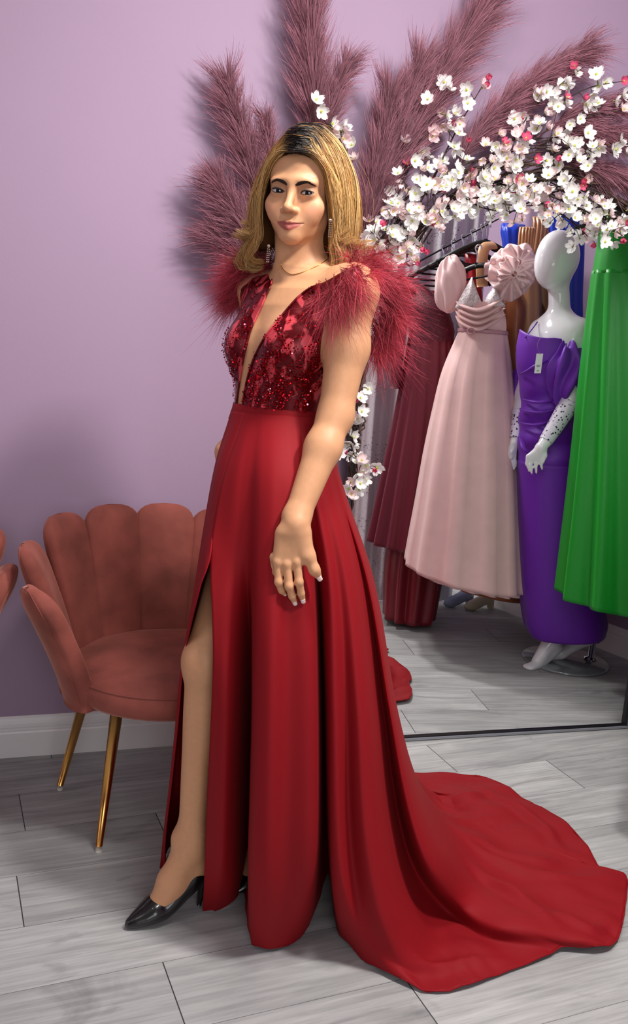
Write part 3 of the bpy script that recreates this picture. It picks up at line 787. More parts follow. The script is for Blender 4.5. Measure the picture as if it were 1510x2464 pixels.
for pts, rr in fing:
    q = [hp(*p) for p in pts]; fd.chain(q, rr, .004)
    for i in (0, 1): fd.ell(q[i] - np.array([0, rr[i]*.35, 0]), (rr[i]*.8, rr[i]*.8, rr[i]*.9), np.eye(3), .006)
    NAILS.append((q[2], q[3], rr[3]))
q = [hp(728, 1288, .010), hp(742, 1338, .004), hp(756, 1371, .002), hp(767, 1389, .008)]
fd.chain(q, (.0165, .0120, .0095, .0062), .012); NAILS.append((q[2], q[3], .0062))
# far arm and hand
fd.chain([SH_R, EL_R, WR_R], [.048, .037, .026], .02)
fd.chain([WR_R, P(541, 1085, 1.985)], [.026, .022], .02)
for k, (x, y, Y) in enumerate(((527, 1078, 1.965), (526, 1090, 1.97), (530, 1104, 1.975), (536, 1116, 1.98))):
    fd.chain([P(541, 1086, 1.985), P((541 + x)/2 + 2, (1086 + y)/2, (1.985 + Y)/2), P(x, y, Y)], [.011, .0085, .006], .005)
# leading leg
fd.cone(HIP_R, KN_R, .082, .052, .03)
fd.ell(KN_R + np.array([-.010, -.022, .004]), (.032, .032, .044), np.eye(3), .025)
fd.cone(KN_R, AN_R, .0485, .0315, .03)
fd.ell(KN_R*.72 + AN_R*.28 + np.array([.018, .022, 0]), (.042, .045, .105), np.eye(3), .035)
for p in ((432, 2018, 1.845), (484, 2012, 1.87)): fd.ell(P(*p), (.014, .014, .015), np.eye(3), .02)   # ankle bones
HEEL = P(488, 2062, 1.885)
TOE = FL(302, 2226, .012)
BALL = P(385, 2182, 1.832)
fd.ell(HEEL, (.030, .030, .032), np.eye(3), .03)
fd.cone(AN_R, HEEL, .031, .028, .03)
fd.cone(P(456, 2035, 1.853), P(412, 2120, 1.842), .034, .029, .03)
fd.cone(P(412, 2120, 1.842), BALL + np.array([0, 0, .006]), .030, .0225, .02)
fd.cone(HEEL, BALL + np.array([0, 0, .005]), .027, .0225, .03)
fd.cone(BALL + np.array([0, 0, .002]), P(345, 2204, 1.822), .019, .010, .015)
# standing leg inside the skirt
fd.cone(P(672, 1180, 1.97), P(648, 1620, 1.97), .082, .052, .03); fd.cone(P(648, 1620, 1.97), P(632, 2050, 2.0), .05, .032, .03)
fd.cone(P(632, 2050, 2.0), P(600, 2105, 1.97), .03, .022, .03)
HH, HM = build_head(fd, HC, hf, hl, hu)
bv, bf = fd.mesh(); del fd
bv = relax(bv, bf, 2, .45)
# tint: skin, lips, nails, brows
SK = np.array(lin(208, 154, 114)[:3])
col = np.tile(SK, (len(bv), 1))
def loc(v): d = v - HC; return np.stack([d @ hl, d @ hf, d @ hu], 1)
lh = loc(bv)
def blend(mask, c, col): return col*(1 - mask[:, None]) + np.array(c)*mask[:, None]
a_, b_, c_ = lh.T
face = (b_ > .05) & (np.abs(a_) < .06) & (np.abs(c_) < .13)
xx = np.clip(np.abs(a_)/.0275, 0, 1)
up_z = -.0650 + .0044*xx**1.4 + .0080*(1 - xx**1.6) - .0018*np.exp(-(a_/.0035)**2)
lo_z = -.0650 + .0044*xx**1.4 - .0112*(1 - xx**1.9)
lipm = face & (np.abs(a_) < .0275) & (c_ < up_z + .0004) & (c_ > lo_z)
sm = np.clip(np.minimum(up_z - c_, c_ - lo_z)/.0014 + .3, 0, 1)*lipm
col = blend(sm*.9, lin(160, 74, 72)[:3], col)
for s in (-1, 1):
    g = np.exp(-(((a_ - s*.043)/.018)**2 + ((c_ + .034)/.014)**2))*(b_ > .02)
    col = blend(g*.28, lin(214, 128, 112)[:3], col)               # blusher
    e = np.exp(-(((a_ - s*.031)/.019)**2 + ((c_ - .006)/.009)**2))*(b_ > .05)
    col = blend(e*.45, lin(120, 76, 66)[:3], col)                 # eye shadow
M_skin = mat('skin', lin(214, 166, 132), rough=.48, spec=.35, attr=True, vary=.05, vscale=90, bump=.03, bscale=500, sss=.12)
body = link('body', bv, bf, M_skin, person, True, None, col)
# nails
M_nail = mat('pale_nail', lin(240, 214, 206), rough=.2, coat=.5)
for p, q, r in NAILS:
    d = (q - p)/np.linalg.norm(q - p); out = -FR - d*(-FR @ d); out /= np.linalg.norm(out); sd = np.cross(d, out)
    g = Geo(); v = []
    for i in range(7):
        for j in range(7):
            u = (i/6*2 - 1); t = j/6
            w = r*.82*(1 - .5*max(0, t - .75)**2*8)
            v.append(q + d*(t*r*1.75 - r*.7) + sd*(u*w) + out*(r*1.05*math.sqrt(max(0, 1 - .5*u*u)) + .0008 - .15*r*t))
    g.add(v, grid_faces(7, 7)); o = g.build('fingernail', M_nail, person); md = o.modifiers.new('t', 'SOLIDIFY'); md.thickness = .0008
# eyes
M_sclera = mat('eye_white', lin(190, 178, 170), rough=.15, coat=.6); M_iris = mat('dark_brown_iris', lin(38, 23, 17), rough=.2, coat=.25); M_pupil = mat('pupil', (.004, .004, .004, 1), rough=.08, coat=1)
M_lash = mat('dark_lash', lin(22, 16, 15), rough=.6)
cam_dir = lambda c: (EYE - c)/np.linalg.norm(EYE - c)
for s in (-1, 1):
    c = HH(s*.0310, .0672, -.0005); look = cam_dir(c); lx = np.cross(np.array([0, 0, 1.0]), look); lx /= np.linalg.norm(lx); ly = np.cross(look, lx)
    g = Geo(); R = .0152; rings = []
    angs = list(np.linspace(0, .18, 4)) + list(np.linspace(.24, .50, 5)) + list(np.linspace(.56, 3.1, 16))
    for t in angs: rings.append([c + R*(math.cos(t)*look + math.sin(t)*(math.cos(k)*lx + math.sin(k)*ly)) for k in np.linspace(0, 2*np.pi, 28, endpoint=False)])
    f = grid_faces(len(angs), 28, False, True); g.add(np.array(rings).reshape(-1, 3), f)
    g.m = [2 if i//28 < 3 else 1 if i//28 < 8 else 0 for i in range(len(g.f))]
    g.build('eye', [M_sclera, M_iris, M_pupil], person)
    # lash line: upper heavy, lower thin
    g = Geo()
    for sg, r0 in ((1, .0015), (-1, .0007)):
        pts = []
        for t in np.linspace(-1.05, 1.08, 15):
            h = (.0040*(max(0, 1 - t*t*.90))**.75 + .0002)*sg
            pts.append(HH(s*.0310 + t*.0126, .0672 + math.sqrt(max(1e-6, .0167**2 - (t*.0126)**2 - h*h)) + .0003, -.0005 + h + .0008*s*t))
        g.add(*tube(pts, [r0*(.35 + .65*math.sin(math.pi*min(1, max(0, i/14)))) for i in range(15)], 6))
    K = []
    for t in np.linspace(-.9, 1.05, 26):
        h = .0040*(max(0, 1 - t*t*.90))**.75 + .0002
        o = np.array([s*.0310 + t*.0126, .0672 + math.sqrt(max(1e-6, .0167**2 - (t*.0126)**2 - h*h)), -.0005 + h + .0008*s*t])
        tipv = np.array([t*.0012 + s*.0008, .0022, .0012]); K.append([HH(*(o + tipv*q + np.array([0, 0, .0022])*q*q)) for q in np.linspace(0, 1, 4)])
    v, f, _ = strands(K, np.full((26, 1), .00028)*np.linspace(1, .25, 4)[None])
    g.add(v, f.tolist()); g.build('eyelashes', M_lash, person)
# brows: short hairs laid along an arch
M_brow = mat('dark_brow_hair', lin(62, 43, 34), rough=.7)
deps = bpy.context.evaluated_depsgraph_get()
from mathutils.bvhtree import BVHTree
bvh = BVHTree.FromPolygons(bv.tolist(), bf.tolist())
def onto(a, c, off=.0006):                       # project onto the face from the front
    o = HH(a, .16, c); h = bvh.ray_cast(Vector(o), Vector(-hf))
    return np.array(h[0]) + hf*off if h[0] is not None else HH(a, .08, c)
for s in (-1, 1):
    K = []
    for i in range(620):
        t = rng.random()**.9; x = .0085 + t*.0335
        zc_ = .0116 + .0078*math.sin(min(1, t/.66)*math.pi/2) - (.0042*max(0, t - .66)/.34)
        th = .0036*(1 - .80*t**1.3)*min(1, .55 + t*3)
        z = zc_ + rng.uniform(-1, 1)*th; dx = .0045 + .002*rng.random(); dz = .0024*(1 - 1.75*t)
        p0 = onto(s*x, z, .0003); p1 = onto(s*(x + dx*.55), z + dz*.6, .0006); p2 = onto(s*(x + dx), z + dz, .0006); K.append([p0, p1, p2])
    v, f, _ = strands(K, np.full((620, 1), .00034)*np.array([[1, .8, .3]]))
    link('eyebrow', v, f, M_brow, person)

# ------------------------------------------------------------------ the red gown
def gown_cloth(name, c, rough=.72, sheen=.05):
    return mat(name, c, rough=rough, spec=.25, sheen=sheen, sheen_tint=lin(255, 90, 90), bump=.05, bscale=1400)
M_red = gown_cloth('crimson_chiffon', lin(134, 4, 17))
CWAIST = tpt(P(660, 997, 1.955)[2])
def waist_pt(px, py, Y, off=.006):               # on the torso, outwards from its axis towards the given point
    p = P(px, py, Y); z = p[2]; c = tpt(z); d = p - c; d[2] = 0; d /= np.linalg.norm(d)
    r = np.linspace(.04, .24, 400); q = c + d*r[:, None]
    s = chest_fn(q[:, 0], q[:, 1], q[:, 2]); k = np.argmax(s > 0); return q[k] + d*off
def fl(px, py, h=.004): return FL(px, py, h)
def rw(x, y, h=.004): return np.array([x, y, h])
hid = refl(FL(975, 1640)); hid2 = refl(FL(982, 1690)); hid3 = refl(FL(940, 1615))
COLS = [
 [(556, 993, 1.87), (540, 1142, 1.835), (514, 1264, 1.80), (505, 1347, 1.775), (510, 1480, 1.745), (512, 1600, 1.735), (505, 1780, 1.745), (497, 1950, 1.77), (492, 2100, 1.80), fl(487, 2195)],
 [(580, 995, 1.86), (565, 1150, 1.805), (548, 1350, 1.765), (548, 1500, 1.74), (546, 1700, 1.725), (541, 1900, 1.735), (535, 2080, 1.765), fl(528, 2192)],
 [(594, 996, 1.85), (585, 1150, 1.795), (574, 1350, 1.765), (574, 1600, 1.775), (572, 1900, 1.81), (570, 2080, 1.84), fl(566, 2172)],
 [(608, 997, 1.85), (604, 1150, 1.785), (598, 1350, 1.765), (602, 1550, 1.84), (604, 1750, 1.94), (600, 1950, 2.0), (594, 2080, 2.02), fl(584, 2128)],
 [(625, 998, 1.84), (626, 1150, 1.765), (620, 1350, 1.725), (615, 1550, 1.70), (611, 1750, 1.69), (605, 1950, 1.69), (600, 2120, 1.705), fl(603, 2268)],
 [(645, 999, 1.835), (652, 1150, 1.755), (654, 1350, 1.712), (652, 1600, 1.668), (646, 1900, 1.655), (640, 2120, 1.672), fl(632, 2287)],
 [(664, 1000, 1.83), (676, 1150, 1.755), (688, 1350, 1.722), (692, 1600, 1.69), (690, 1900, 1.68), (684, 2120, 1.695), fl(672, 2284)],
 [(685, 1000, 1.83), (700, 1150, 1.76), (722, 1350, 1.726), (738, 1600, 1.692), (744, 1900, 1.68), (740, 2100, 1.695), fl(716, 2262)],
 [(700, 1001, 1.835), (718, 1150, 1.77), (746, 1380, 1.742), (758, 1600, 1.712), (764, 1900, 1.71), (761, 2080, 1.73), fl(745, 2225)],
 [(708, 1001, 1.84), (728, 1150, 1.78), (762, 1380, 1.80), (775, 1600, 1.93), (780, 1850, 2.03), (784, 2050, 2.06), fl(790, 2110)],
 [(718, 1002, 1.845), (742, 1150, 1.79), (776, 1400, 1.762), (786, 1650, 1.735), (791, 1950, 1.722), (800, 2130, 1.725), fl(818, 2258)],
 [(728, 1002, 1.85), (752, 1150, 1.79), (794, 1400, 1.745), (806, 1700, 1.708), (813, 2000, 1.69), (828, 2150, 1.69), fl(868, 2305)],
 [(736, 1003, 1.855), (764, 1150, 1.80), (812, 1400, 1.765), (832, 1700, 1.735), (842, 2000, 1.722), (866, 2180, 1.712), fl(925, 2345)],
 [(743, 1003, 1.862), (776, 1150, 1.81), (834, 1400, 1.765), (862, 1700, 1.717), (878, 2000, 1.690), (915, 2200, 1.685), fl(985, 2345, .012), fl(1020, 2386)],
 [(748, 1003, 1.87), (788, 1150, 1.825), (852, 1400, 1.79), (888, 1700, 1.75), (915, 2000, 1.728), (968, 2200, 1.735), fl(1045, 2300, .012), fl(1110, 2380)],
 [(752, 1003, 1.88), (797, 1150, 1.845), (866, 1400, 1.835), (908, 1700, 1.84), (940, 1950, 1.85), (985, 2120, 1.86), fl(1055, 2225, .006), fl(1120, 2275, .006), fl(1212, 2342)],
 [(756, 1003, 1.89), (803, 1150, 1.862), (876, 1400, 1.862), (922, 1700, 1.875), (958, 1950, 1.90), (1000, 2090, 1.905), fl(1080, 2200, .008), fl(1170, 2262, .006), fl(1310, 2306)],
 [(759, 1003, 1.90), (809, 1150, 1.875), (885, 1400, 1.845), (936, 1700, 1.82), (982, 1950, 1.80), (1030, 2090, 1.80), fl(1110, 2185, .05), fl(1220, 2240, .045), fl(1352, 2280, .012)],
 [(762, 1003, 1.92), (814, 1150, 1.90), (893, 1400, 1.885), (947, 1700, 1.87), (999, 1920, 1.86), (1052, 2050, 1.86), fl(1140, 2145, .052), fl(1260, 2205, .05), fl(1395, 2262, .03), fl(1440, 2286, .012)],
 [(764, 1002, 1.94), (818, 1150, 1.935), (899, 1400, 1.94), (953, 1700, 1.955), (1008, 1910, 1.965), (1068, 2030, 1.985), fl(1150, 2100, .030), fl(1290, 2165, .014), fl(1420, 2225, .010), fl(1484, 2262, .008)],
 [(764, 1001, 1.955), (818, 1150, 1.965), (899, 1400, 2.00), (953, 1700, 2.05), (1008, 1890, 2.10), (1080, 2005, 2.13), fl(1180, 2065, .022), fl(1320, 2120, .018), fl(1440, 2160, .014), fl(1502, 2185)],
 [(764, 1000, 1.97), (815, 1150, 1.99), (894, 1400, 2.05), (948, 1700, 2.13), (1000, 1870, 2.20), (1075, 1972, 2.24), fl(1180, 2025, .010), fl(1320, 2070, .008), fl(1440, 2095, .008), fl(1503, 2112)],
 [(760, 999, 1.99), (808, 1150, 2.02), (882, 1400, 2.10), (936, 1680, 2.20), (985, 1840, 2.30), fl(1060, 1950, .03), fl(1180, 1990, .02), fl(1300, 2030, .016), fl(1445, 2098)],
 [(755, 998, 2.0), (798, 1150, 2.04), (868, 1400, 2.14), (920, 1660, 2.27), (968, 1810, 2.38), fl(1050, 1925, .014), fl(1160, 1960, .028), fl(1270, 1985, .012), fl(1400, 2030)],
 [(748, 997, 2.02), (785, 1150, 2.06), (848, 1400, 2.17), (900, 1640, 2.32), (945, 1780, 2.44), fl(1030, 1908, .02), fl(1130, 1925, .032), fl(1220, 1945, .02), fl(1330, 1962)],
 [(738, 996, 2.03), (768, 1150, 2.08), (824, 1400, 2.20), (876, 1640, 2.36), (925, 1780, 2.48), fl(1010, 1895, .03), fl(1090, 1900, .022), fl(1170, 1908, .012), fl(1240, 1925)],
 [(722, 994, 2.045), (745, 1150, 2.10), (790, 1400, 2.23), (840, 1640, 2.40), fl(930, 1850, .03), fl(1000, 1880, .02), fl(1080, 1885, .014), fl(1162, 1895)],
 [(705, 992, 2.052), (720, 1150, 2.115), (752, 1400, 2.245), (800, 1640, 2.37), fl(890, 1838, .03), fl(950, 1860, .02), fl(1020, 1880, .012), fl(1090, 1892)],
 [(690, 991, 2.057), (700, 1150, 2.12), (715, 1400, 2.25), (760, 1640, 2.31), fl(850, 1835, .03), fl(905, 1850, .02), hid2*np.array([1, 1, 0]) + (0, 0, .006)],
 [(675, 990, 2.06), (680, 1150, 2.125), (690, 1400, 2.20), (720, 1640, 2.27), fl(815, 1830, .03), fl(860, 1835, .02), hid*np.array([1, 1, 0]) + (0, 0, .006)],
 [(660, 990, 2.06), (655, 1150, 2.12), (655, 1400, 2.17), (670, 1640, 2.20), fl(740, 1830, .03), fl(790, 1815, .02), hid3*np.array([1, 1, 0]) + (-.06, 0, .006)],
 [(625, 989, 2.045), (610, 1150, 2.10), (590, 1400, 2.10), (575, 1640, 2.06), fl(580, 1920, .01), fl(600, 1890)],
 [(595, 988, 2.02), (570, 1150, 2.07), (540, 1400, 2.06), (510, 1640, 2.01), fl(500, 1985)],
 [(570, 988, 1.99), (540, 1150, 2.03), (500, 1400, 2.02), (468, 1650, 1.995), (445, 1850, 2.05), fl(432, 2010)],
 [(556, 989, 1.955), (519, 1120, 1.965), (476, 1380, 1.985), (447, 1600, 2.005), (424, 1800, 2.035), (405, 1960, 2.06), fl(396, 2062)],
 [(554, 990, 1.93), (521, 1120, 1.925), (490, 1290, 1.92), (468, 1420, 1.925), (448, 1530, 1.93), (432, 1640, 1.94), (421, 1760, 1.955), (406, 1900, 1.98), (393, 2010, 2.0), fl(386, 2086)],
 [(554, 991, 1.90), (528, 1120, 1.875), (503, 1270, 1.83), (490, 1370, 1.775), (466, 1475, 1.805), (445, 1570, 1.89), (433, 1660, 1.905), (420, 1790, 1.925), (406, 1930, 1.955), (396, 2040, 1.985), fl(394, 2092)],
 [(556, 993, 1.873), (540, 1142, 1.838), (514, 1264, 1.803), (504, 1349, 1.765), (478, 1419, 1.758), (456, 1511, 1.785), (440, 1606, 1.85), (427, 1760, 1.91), (412, 1900, 1.945), (398, 2020, 1.975), fl(399, 2096)],
]
MROW = 230
cl = []
for c in COLS:
    pts = []
    for k, q in enumerate(c):
        if isinstance(q, tuple): pts.append(waist_pt(*q, off=.008) if k == 0 else P(*q))
        else: pts.append(q)
    cl.append(crom(pts, MROW))
cl = np.array(cl)                                # column, row, xyz
NU = 430
ph = np.linalg.norm(np.diff(cl[:, ::25], axis=0), axis=2).mean(1)
ph = np.r_[0, np.cumsum(ph + .012)]; us = np.linspace(0, ph[-1], NU)
kk = np.clip(np.searchsorted(ph, us, side='right') - 1, 0, len(cl) - 2); tt = (us - ph[kk])/(ph[kk+1] - ph[kk])
mm = np.empty_like(cl); mm[1:-1] = (cl[2:] - cl[:-2])/(ph[2:] - ph[:-2])[:, None, None]; mm[0] = (cl[1] - cl[0])/(ph[1] - ph[0]); mm[-1] = (cl[-1] - cl[-2])/(ph[-1] - ph[-2])
h = (ph[kk+1] - ph[kk]); s_ = tt; e3 = lambda a: a[:, None, None]
sk = e3(2*s_**3 - 3*s_**2 + 1)*cl[kk] + e3((s_**3 - 2*s_**2 + s_)*h)*mm[kk] + e3(-2*s_**3 + 3*s_**2)*cl[kk+1] + e3((s_**3 - s_**2)*h)*mm[kk+1]
# hem ripple and small soft creases on the train
vv = np.linspace(0, 1, MROW)
rip = .0045*np.sin(us*60 + 2*np.sin(us*11))[:, None]*np.clip((vv - .9)/.1, 0, 1)[None]
onfl = np.clip((.10 - sk[..., 2])/.08, 0, 1)
crs = np.zeros(sk.shape[:2])
for hgt, wid, pl in ((.020, .012, [(1068, 2040), (1150, 2062), (1245, 2085), (1330, 2092)]), (.014, .009, [(1080, 2050), (1190, 2095), (1290, 2112)]), (.022, .013, [(1120, 2118), (1210, 2170), (1290, 2232), (1330, 2268)]),
                     (.016, .010, [(1030, 1935), (1110, 1945), (1160, 1928)]), (.012, .009, [(1040, 1955), (1105, 1972)]), (.018, .012, [(1135, 1900), (1205, 1945), (1262, 1975), (1310, 2010), (1345, 2055)]),
                     (.010, .008, [(1010, 2020), (1120, 1998), (1200, 1990)]), (.012, .010, [(1185, 2100), (1320, 2130), (1420, 2130)]), (.014, .010, [(1330, 2225), (1410, 2262), (1460, 2240)]), (.010, .008, [(930, 2330), (1010, 2345), (1110, 2330), (1200, 2320)])):
    q = np.array([FL(x, y)[:2] for x, y in pl]); q = crom(np.c_[q, np.zeros(len(q))], 24)[:, :2]
    d2 = (sk[..., None, 0] - q[:, 0])**2 + (sk[..., None, 1] - q[:, 1])**2; ki = d2.argmin(-1); d2 = d2.min(-1); crs += 1.15*hgt*np.sin(np.pi*(ki + 1)/25)**.7*np.exp(-d2/(1.6*wid)**2)
cre = .0025*np.sin(sk[..., 0]*41 + sk[..., 1]*17 + 1.7*np.sin(sk[..., 1]*13)) + .003*np.sin(sk[..., 0]*23 - sk[..., 1]*47)
sk[..., 2] = np.maximum(sk[..., 2] + (np.abs(rip) + (cre + .0045 + crs)*(np.clip((vv - .55)/.2, 0, 1))[None])*onfl, .0035)
edge = .0012*np.sin(us*140)[:, None]*np.clip((vv - .97)/.03, 0, 1)[None]
sk[..., 0] += edge; sk[..., 1] += edge*.5
gown = None
skirt = link('skirt', sk.reshape(-1, 3), np.array(grid_faces(NU, MROW)), M_red, person)
md = skirt.modifiers.new('cloth', 'SOLIDIFY'); md.thickness = .0022; md.offset = 0
# rolled hem
Geo().add(*tube(sk[::3, -1], .0022, 5)).build('rolled_hem', M_red, skirt)
# waistband
def ring_at(px, py, Y, off, n=72):
    z = P(px, py, Y)[2]; c = tpt(z); out = []
    for a in np.linspace(0, 2*np.pi, n, endpoint=False):
        d = TL*math.cos(a) + TF*math.sin(a); r = np.linspace(.05, .2, 300); q = c + d*r[:, None]
        k = np.argmax(chest_fn(q[:, 0], q[:, 1], q[:, 2]) > 0); out.append(q[k] + d*off)
    return out
wb = np.array([ring_at(660, y, 1.955, o) for y, o in ((976, .003), (978, .0065), (990, .0075), (1004, .0085), (1016, .0095), (1017, .006))])
Geo().add(wb.reshape(-1, 3), [q[::-1] for q in grid_faces(6, 72, False, True)]).build('waistband', M_red, person)

# bodice: two fitted panels with an open plunging neckline
def lace_material():
    m = bpy.data.materials.new('sequinned_wine_lace'); m.use_nodes = True; nt = m.node_tree; n = nt.nodes; L = nt.links; b = n['Principled BSDF']
    tc = n.new('ShaderNodeTexCoord')
    mp = n.new('ShaderNodeMapping'); mp.inputs['Scale'].default_value = (1, 1, .45); mp.inputs['Rotation'].default_value = (.3, .4, .2); L.new(tc.outputs['Object'], mp.inputs['Vector'])
    nz = n.new('ShaderNodeTexNoise'); nz.inputs['Scale'].default_value = 14; nz.inputs['Distortion'].default_value = 1.6; L.new(mp.outputs[0], nz.inputs['Vector'])
    ad = n.new('ShaderNodeVectorMath'); ad.operation = 'MULTIPLY_ADD'; ad.inputs[1].default_value = (.05, .05, .05); L.new(nz.outputs['Color'], ad.inputs[0]); L.new(mp.outputs[0], ad.inputs[2])
    vo = n.new('ShaderNodeTexVoronoi'); vo.feature = 'DISTANCE_TO_EDGE'; vo.inputs['Scale'].default_value = 24; L.new(ad.outputs[0], vo.inputs['Vector'])
    rp = n.new('ShaderNodeValToRGB'); e = rp.color_ramp.elements; e[0].position = .16; e[0].color = (1, 1, 1, 1); e[1].position = .22; e[1].color = (0, 0, 0, 1); L.new(vo.outputs[0], rp.inputs[0])
    sp = n.new('ShaderNodeTexVoronoi'); sp.inputs['Scale'].default_value = 420; L.new(tc.outputs['Object'], sp.inputs['Vector'])
    mx = n.new('ShaderNodeMix'); mx.data_type = 'RGBA'; mx.inputs[6].default_value = lin(202, 66, 76); mx.inputs[7].default_value = lin(104, 5, 17); L.new(rp.outputs[0], mx.inputs[0]); L.new(mx.outputs[2], b.inputs['Base Color'])
    ro = n.new('ShaderNodeMapRange'); ro.inputs['To Min'].default_value = .34; ro.inputs['To Max'].default_value = .28; L.new(rp.outputs[0], ro.inputs['Value']); L.new(ro.outputs[0], b.inputs['Roughness'])
    mt = n.new('ShaderNodeMath'); mt.operation = 'MULTIPLY'; mt.inputs[1].default_value = .5; L.new(rp.outputs[0], mt.inputs[0]); L.new(mt.outputs[0], b.inputs['Metallic'])
    bm = n.new('ShaderNodeBump'); bm.inputs['Distance'].default_value = .003; L.new(rp.outputs[0], bm.inputs['Strength']); L.new(sp.outputs['Color'], bm.inputs['Height']); L.new(bm.outputs[0], b.inputs['Normal'])
    return m
M_lace = lace_material()
def surf(z, ang, off):                           # clothes surface at height z and angle about the torso axis
    c = tpt(z); d = TL*math.cos(ang) + TF*math.sin(ang); r = np.linspace(.02, .25, 460); q = c + d*r[:, None]
    s = chest_fn(q[:, 0], q[:, 1], q[:, 2]); k = len(r) - 1 - np.argmax(s[::-1] < 0); return q[min(k + 1, len(r) - 1)] + d*off
def hit(px, py):                                 # where the camera ray meets the torso
    d = ray(px, py); d = d/np.linalg.norm(d); t = 1.55
    for _ in range(80):
        p = EYE + d*t; s = float(chest_fn(p[0], p[1], p[2])); t += s*.8
        if s < 3e-4 or t > 2.5: break
    return EYE + d*t
def ang_of(p):
    c = tpt(p[2]); d = p - c; return math.atan2(d @ TF, d @ TL)
def panel(edge, side, ny=64, nx=46, off=.0045, back=2.6):
    e = crom([(x, y, 0) for x, y in edge], ny)[:, :2]; rows = []
    for x, y in e:
        p = hit(x, y); a0 = ang_of(p); a1 = a0 - side*back
        zr = min(p[2], 1.452)
        row = []
        for k in range(nx):
            u = k/(nx - 1); row.append(surf(zr, a0 + (a1 - a0)*u, off*(.55 + .45*min(1, u*8))))
        rows.append(row)
    return np.array(rows)
EDGE_R = [(812, 672), (785, 680), (748, 692), (718, 714), (690, 745), (664, 777), (640, 808), (620, 845), (606, 880), (596, 915), (589, 950), (585, 982)]
EDGE_L = [(664, 652), (659, 668), (653, 688), (646, 704), (634, 730), (618, 765), (604, 800), (594, 840), (585, 880), (578, 920), (573, 955), (570, 982)]
pr = panel(EDGE_R, 1); pl_ = panel(EDGE_L, -1)
for nm, pn, fl_ in (('bodice_panel', pr, False), ('bodice_panel', pl_, True)):
    f = np.array(grid_faces(*pn.shape[:2])); f = f[:, ::-1] if not fl_ else f
    o = link(nm, pn.reshape(-1, 3), f, M_lace, person); md = o.modifiers.new('cloth', 'SOLIDIFY'); md.thickness = .0016; md.offset = 1
    Geo().add(*tube(pn[:, 0] + np.array(-FR)*.0015, .0020, 6)).build('neckline_trim', M_lace, o)
def on_body(px, py, off, lib):
    h = lib.ray_cast(Vector(EYE), Vector(ray(px, py)).normalized()); return np.array(h[0]) - ray(px, py)/np.linalg.norm(ray(px, py))*off if h[0] is not None else P(px, py, 1.95)
def patch(name, ins, outs, m, n=22, k=9, off=.0045):
    a = crom([(x, y, 0) for x, y in ins], n)[:, :2]; b = crom([(x, y, 0) for x, y in outs], n)[:, :2]
    g = [[on_body(*(a[i] + (b[i] - a[i])*j/(k - 1)), off, bvh) for j in range(k)] for i in range(n)]
    o = link(name, np.array(g).reshape(-1, 3), np.array(grid_faces(n, k)), m, person); md = o.modifiers.new('cloth', 'SOLIDIFY'); md.thickness = .0014; return o
patch('bodice_strap', [(752, 692), (785, 677), (815, 660), (842, 645), (862, 640)], [(760, 730), (795, 716), (828, 698), (856, 676), (874, 660)], M_lace, off=.0052)
# sequins sewn over the lace in sprays
M_seq = mat('red_sequin', lin(176, 14, 30), rough=.16, metal=.9); M_seq2 = mat('pale_pink_sequin', lin(240, 140, 150), rough=.12, metal=.9)
g = Geo(); r2 = np.random.default_rng(5)
def sequin(g, p, nrm, r, m):
    nrm = nrm + r2.normal(0, .35, 3); nrm /= np.linalg.norm(nrm); a = np.cross(nrm, [.3, .5, .8]); a /= np.linalg.norm(a); b = np.cross(nrm, a)
    g.add([p + r*(math.cos(t)*a + math.sin(t)*b) + nrm*.0012 for t in np.linspace(0, 2*np.pi, 6, endpoint=False)], [(0, 1, 2, 3, 4, 5)], m)
for pn, side in ((pr, 1), (pl_, -1)):
    ny, nx, _ = pn.shape
    for stem in range(50 if side > 0 else 26):
        j = r2.uniform(0, 30 if side > 0 else 22); i = ny - 1 - r2.uniform(0, 3) if stem % 2 else r2.uniform(10, ny - 10); di = -r2.uniform(.35, .6); dj = r2.normal(0, .28); cv = r2.normal(0, .012)
        for q in range(int(r2.uniform(26, 60))):
            i += di; dj += cv; j += dj
            if not (7 <= i < ny - 1 and 0 <= j < nx - 1): break
            for rep in range(2):
                ii = int(np.clip(i + r2.normal(0, .5), 0, ny - 2)); jj = int(np.clip(j + r2.normal(0, .35), 0, nx - 2))
                p = pn[ii, jj]; nr = np.cross(pn[ii+1, jj] - p, pn[ii, jj+1] - p)*side; nr /= np.linalg.norm(nr) + 1e-9
                if nr @ (p - tpt(p[2])) < 0: nr = -nr
                sequin(g, p + nr*.0022 + r2.normal(0, .0012, 3), nr, r2.uniform(.0013, .0021), 1 if r2.random() < .07 else 0)
sq = g.build('sequins', [M_seq, M_seq2], person, smooth=False); sq['kind'] = 'stuff'; sq['label'] = 'red sequins sewn in sprays over the bodice'

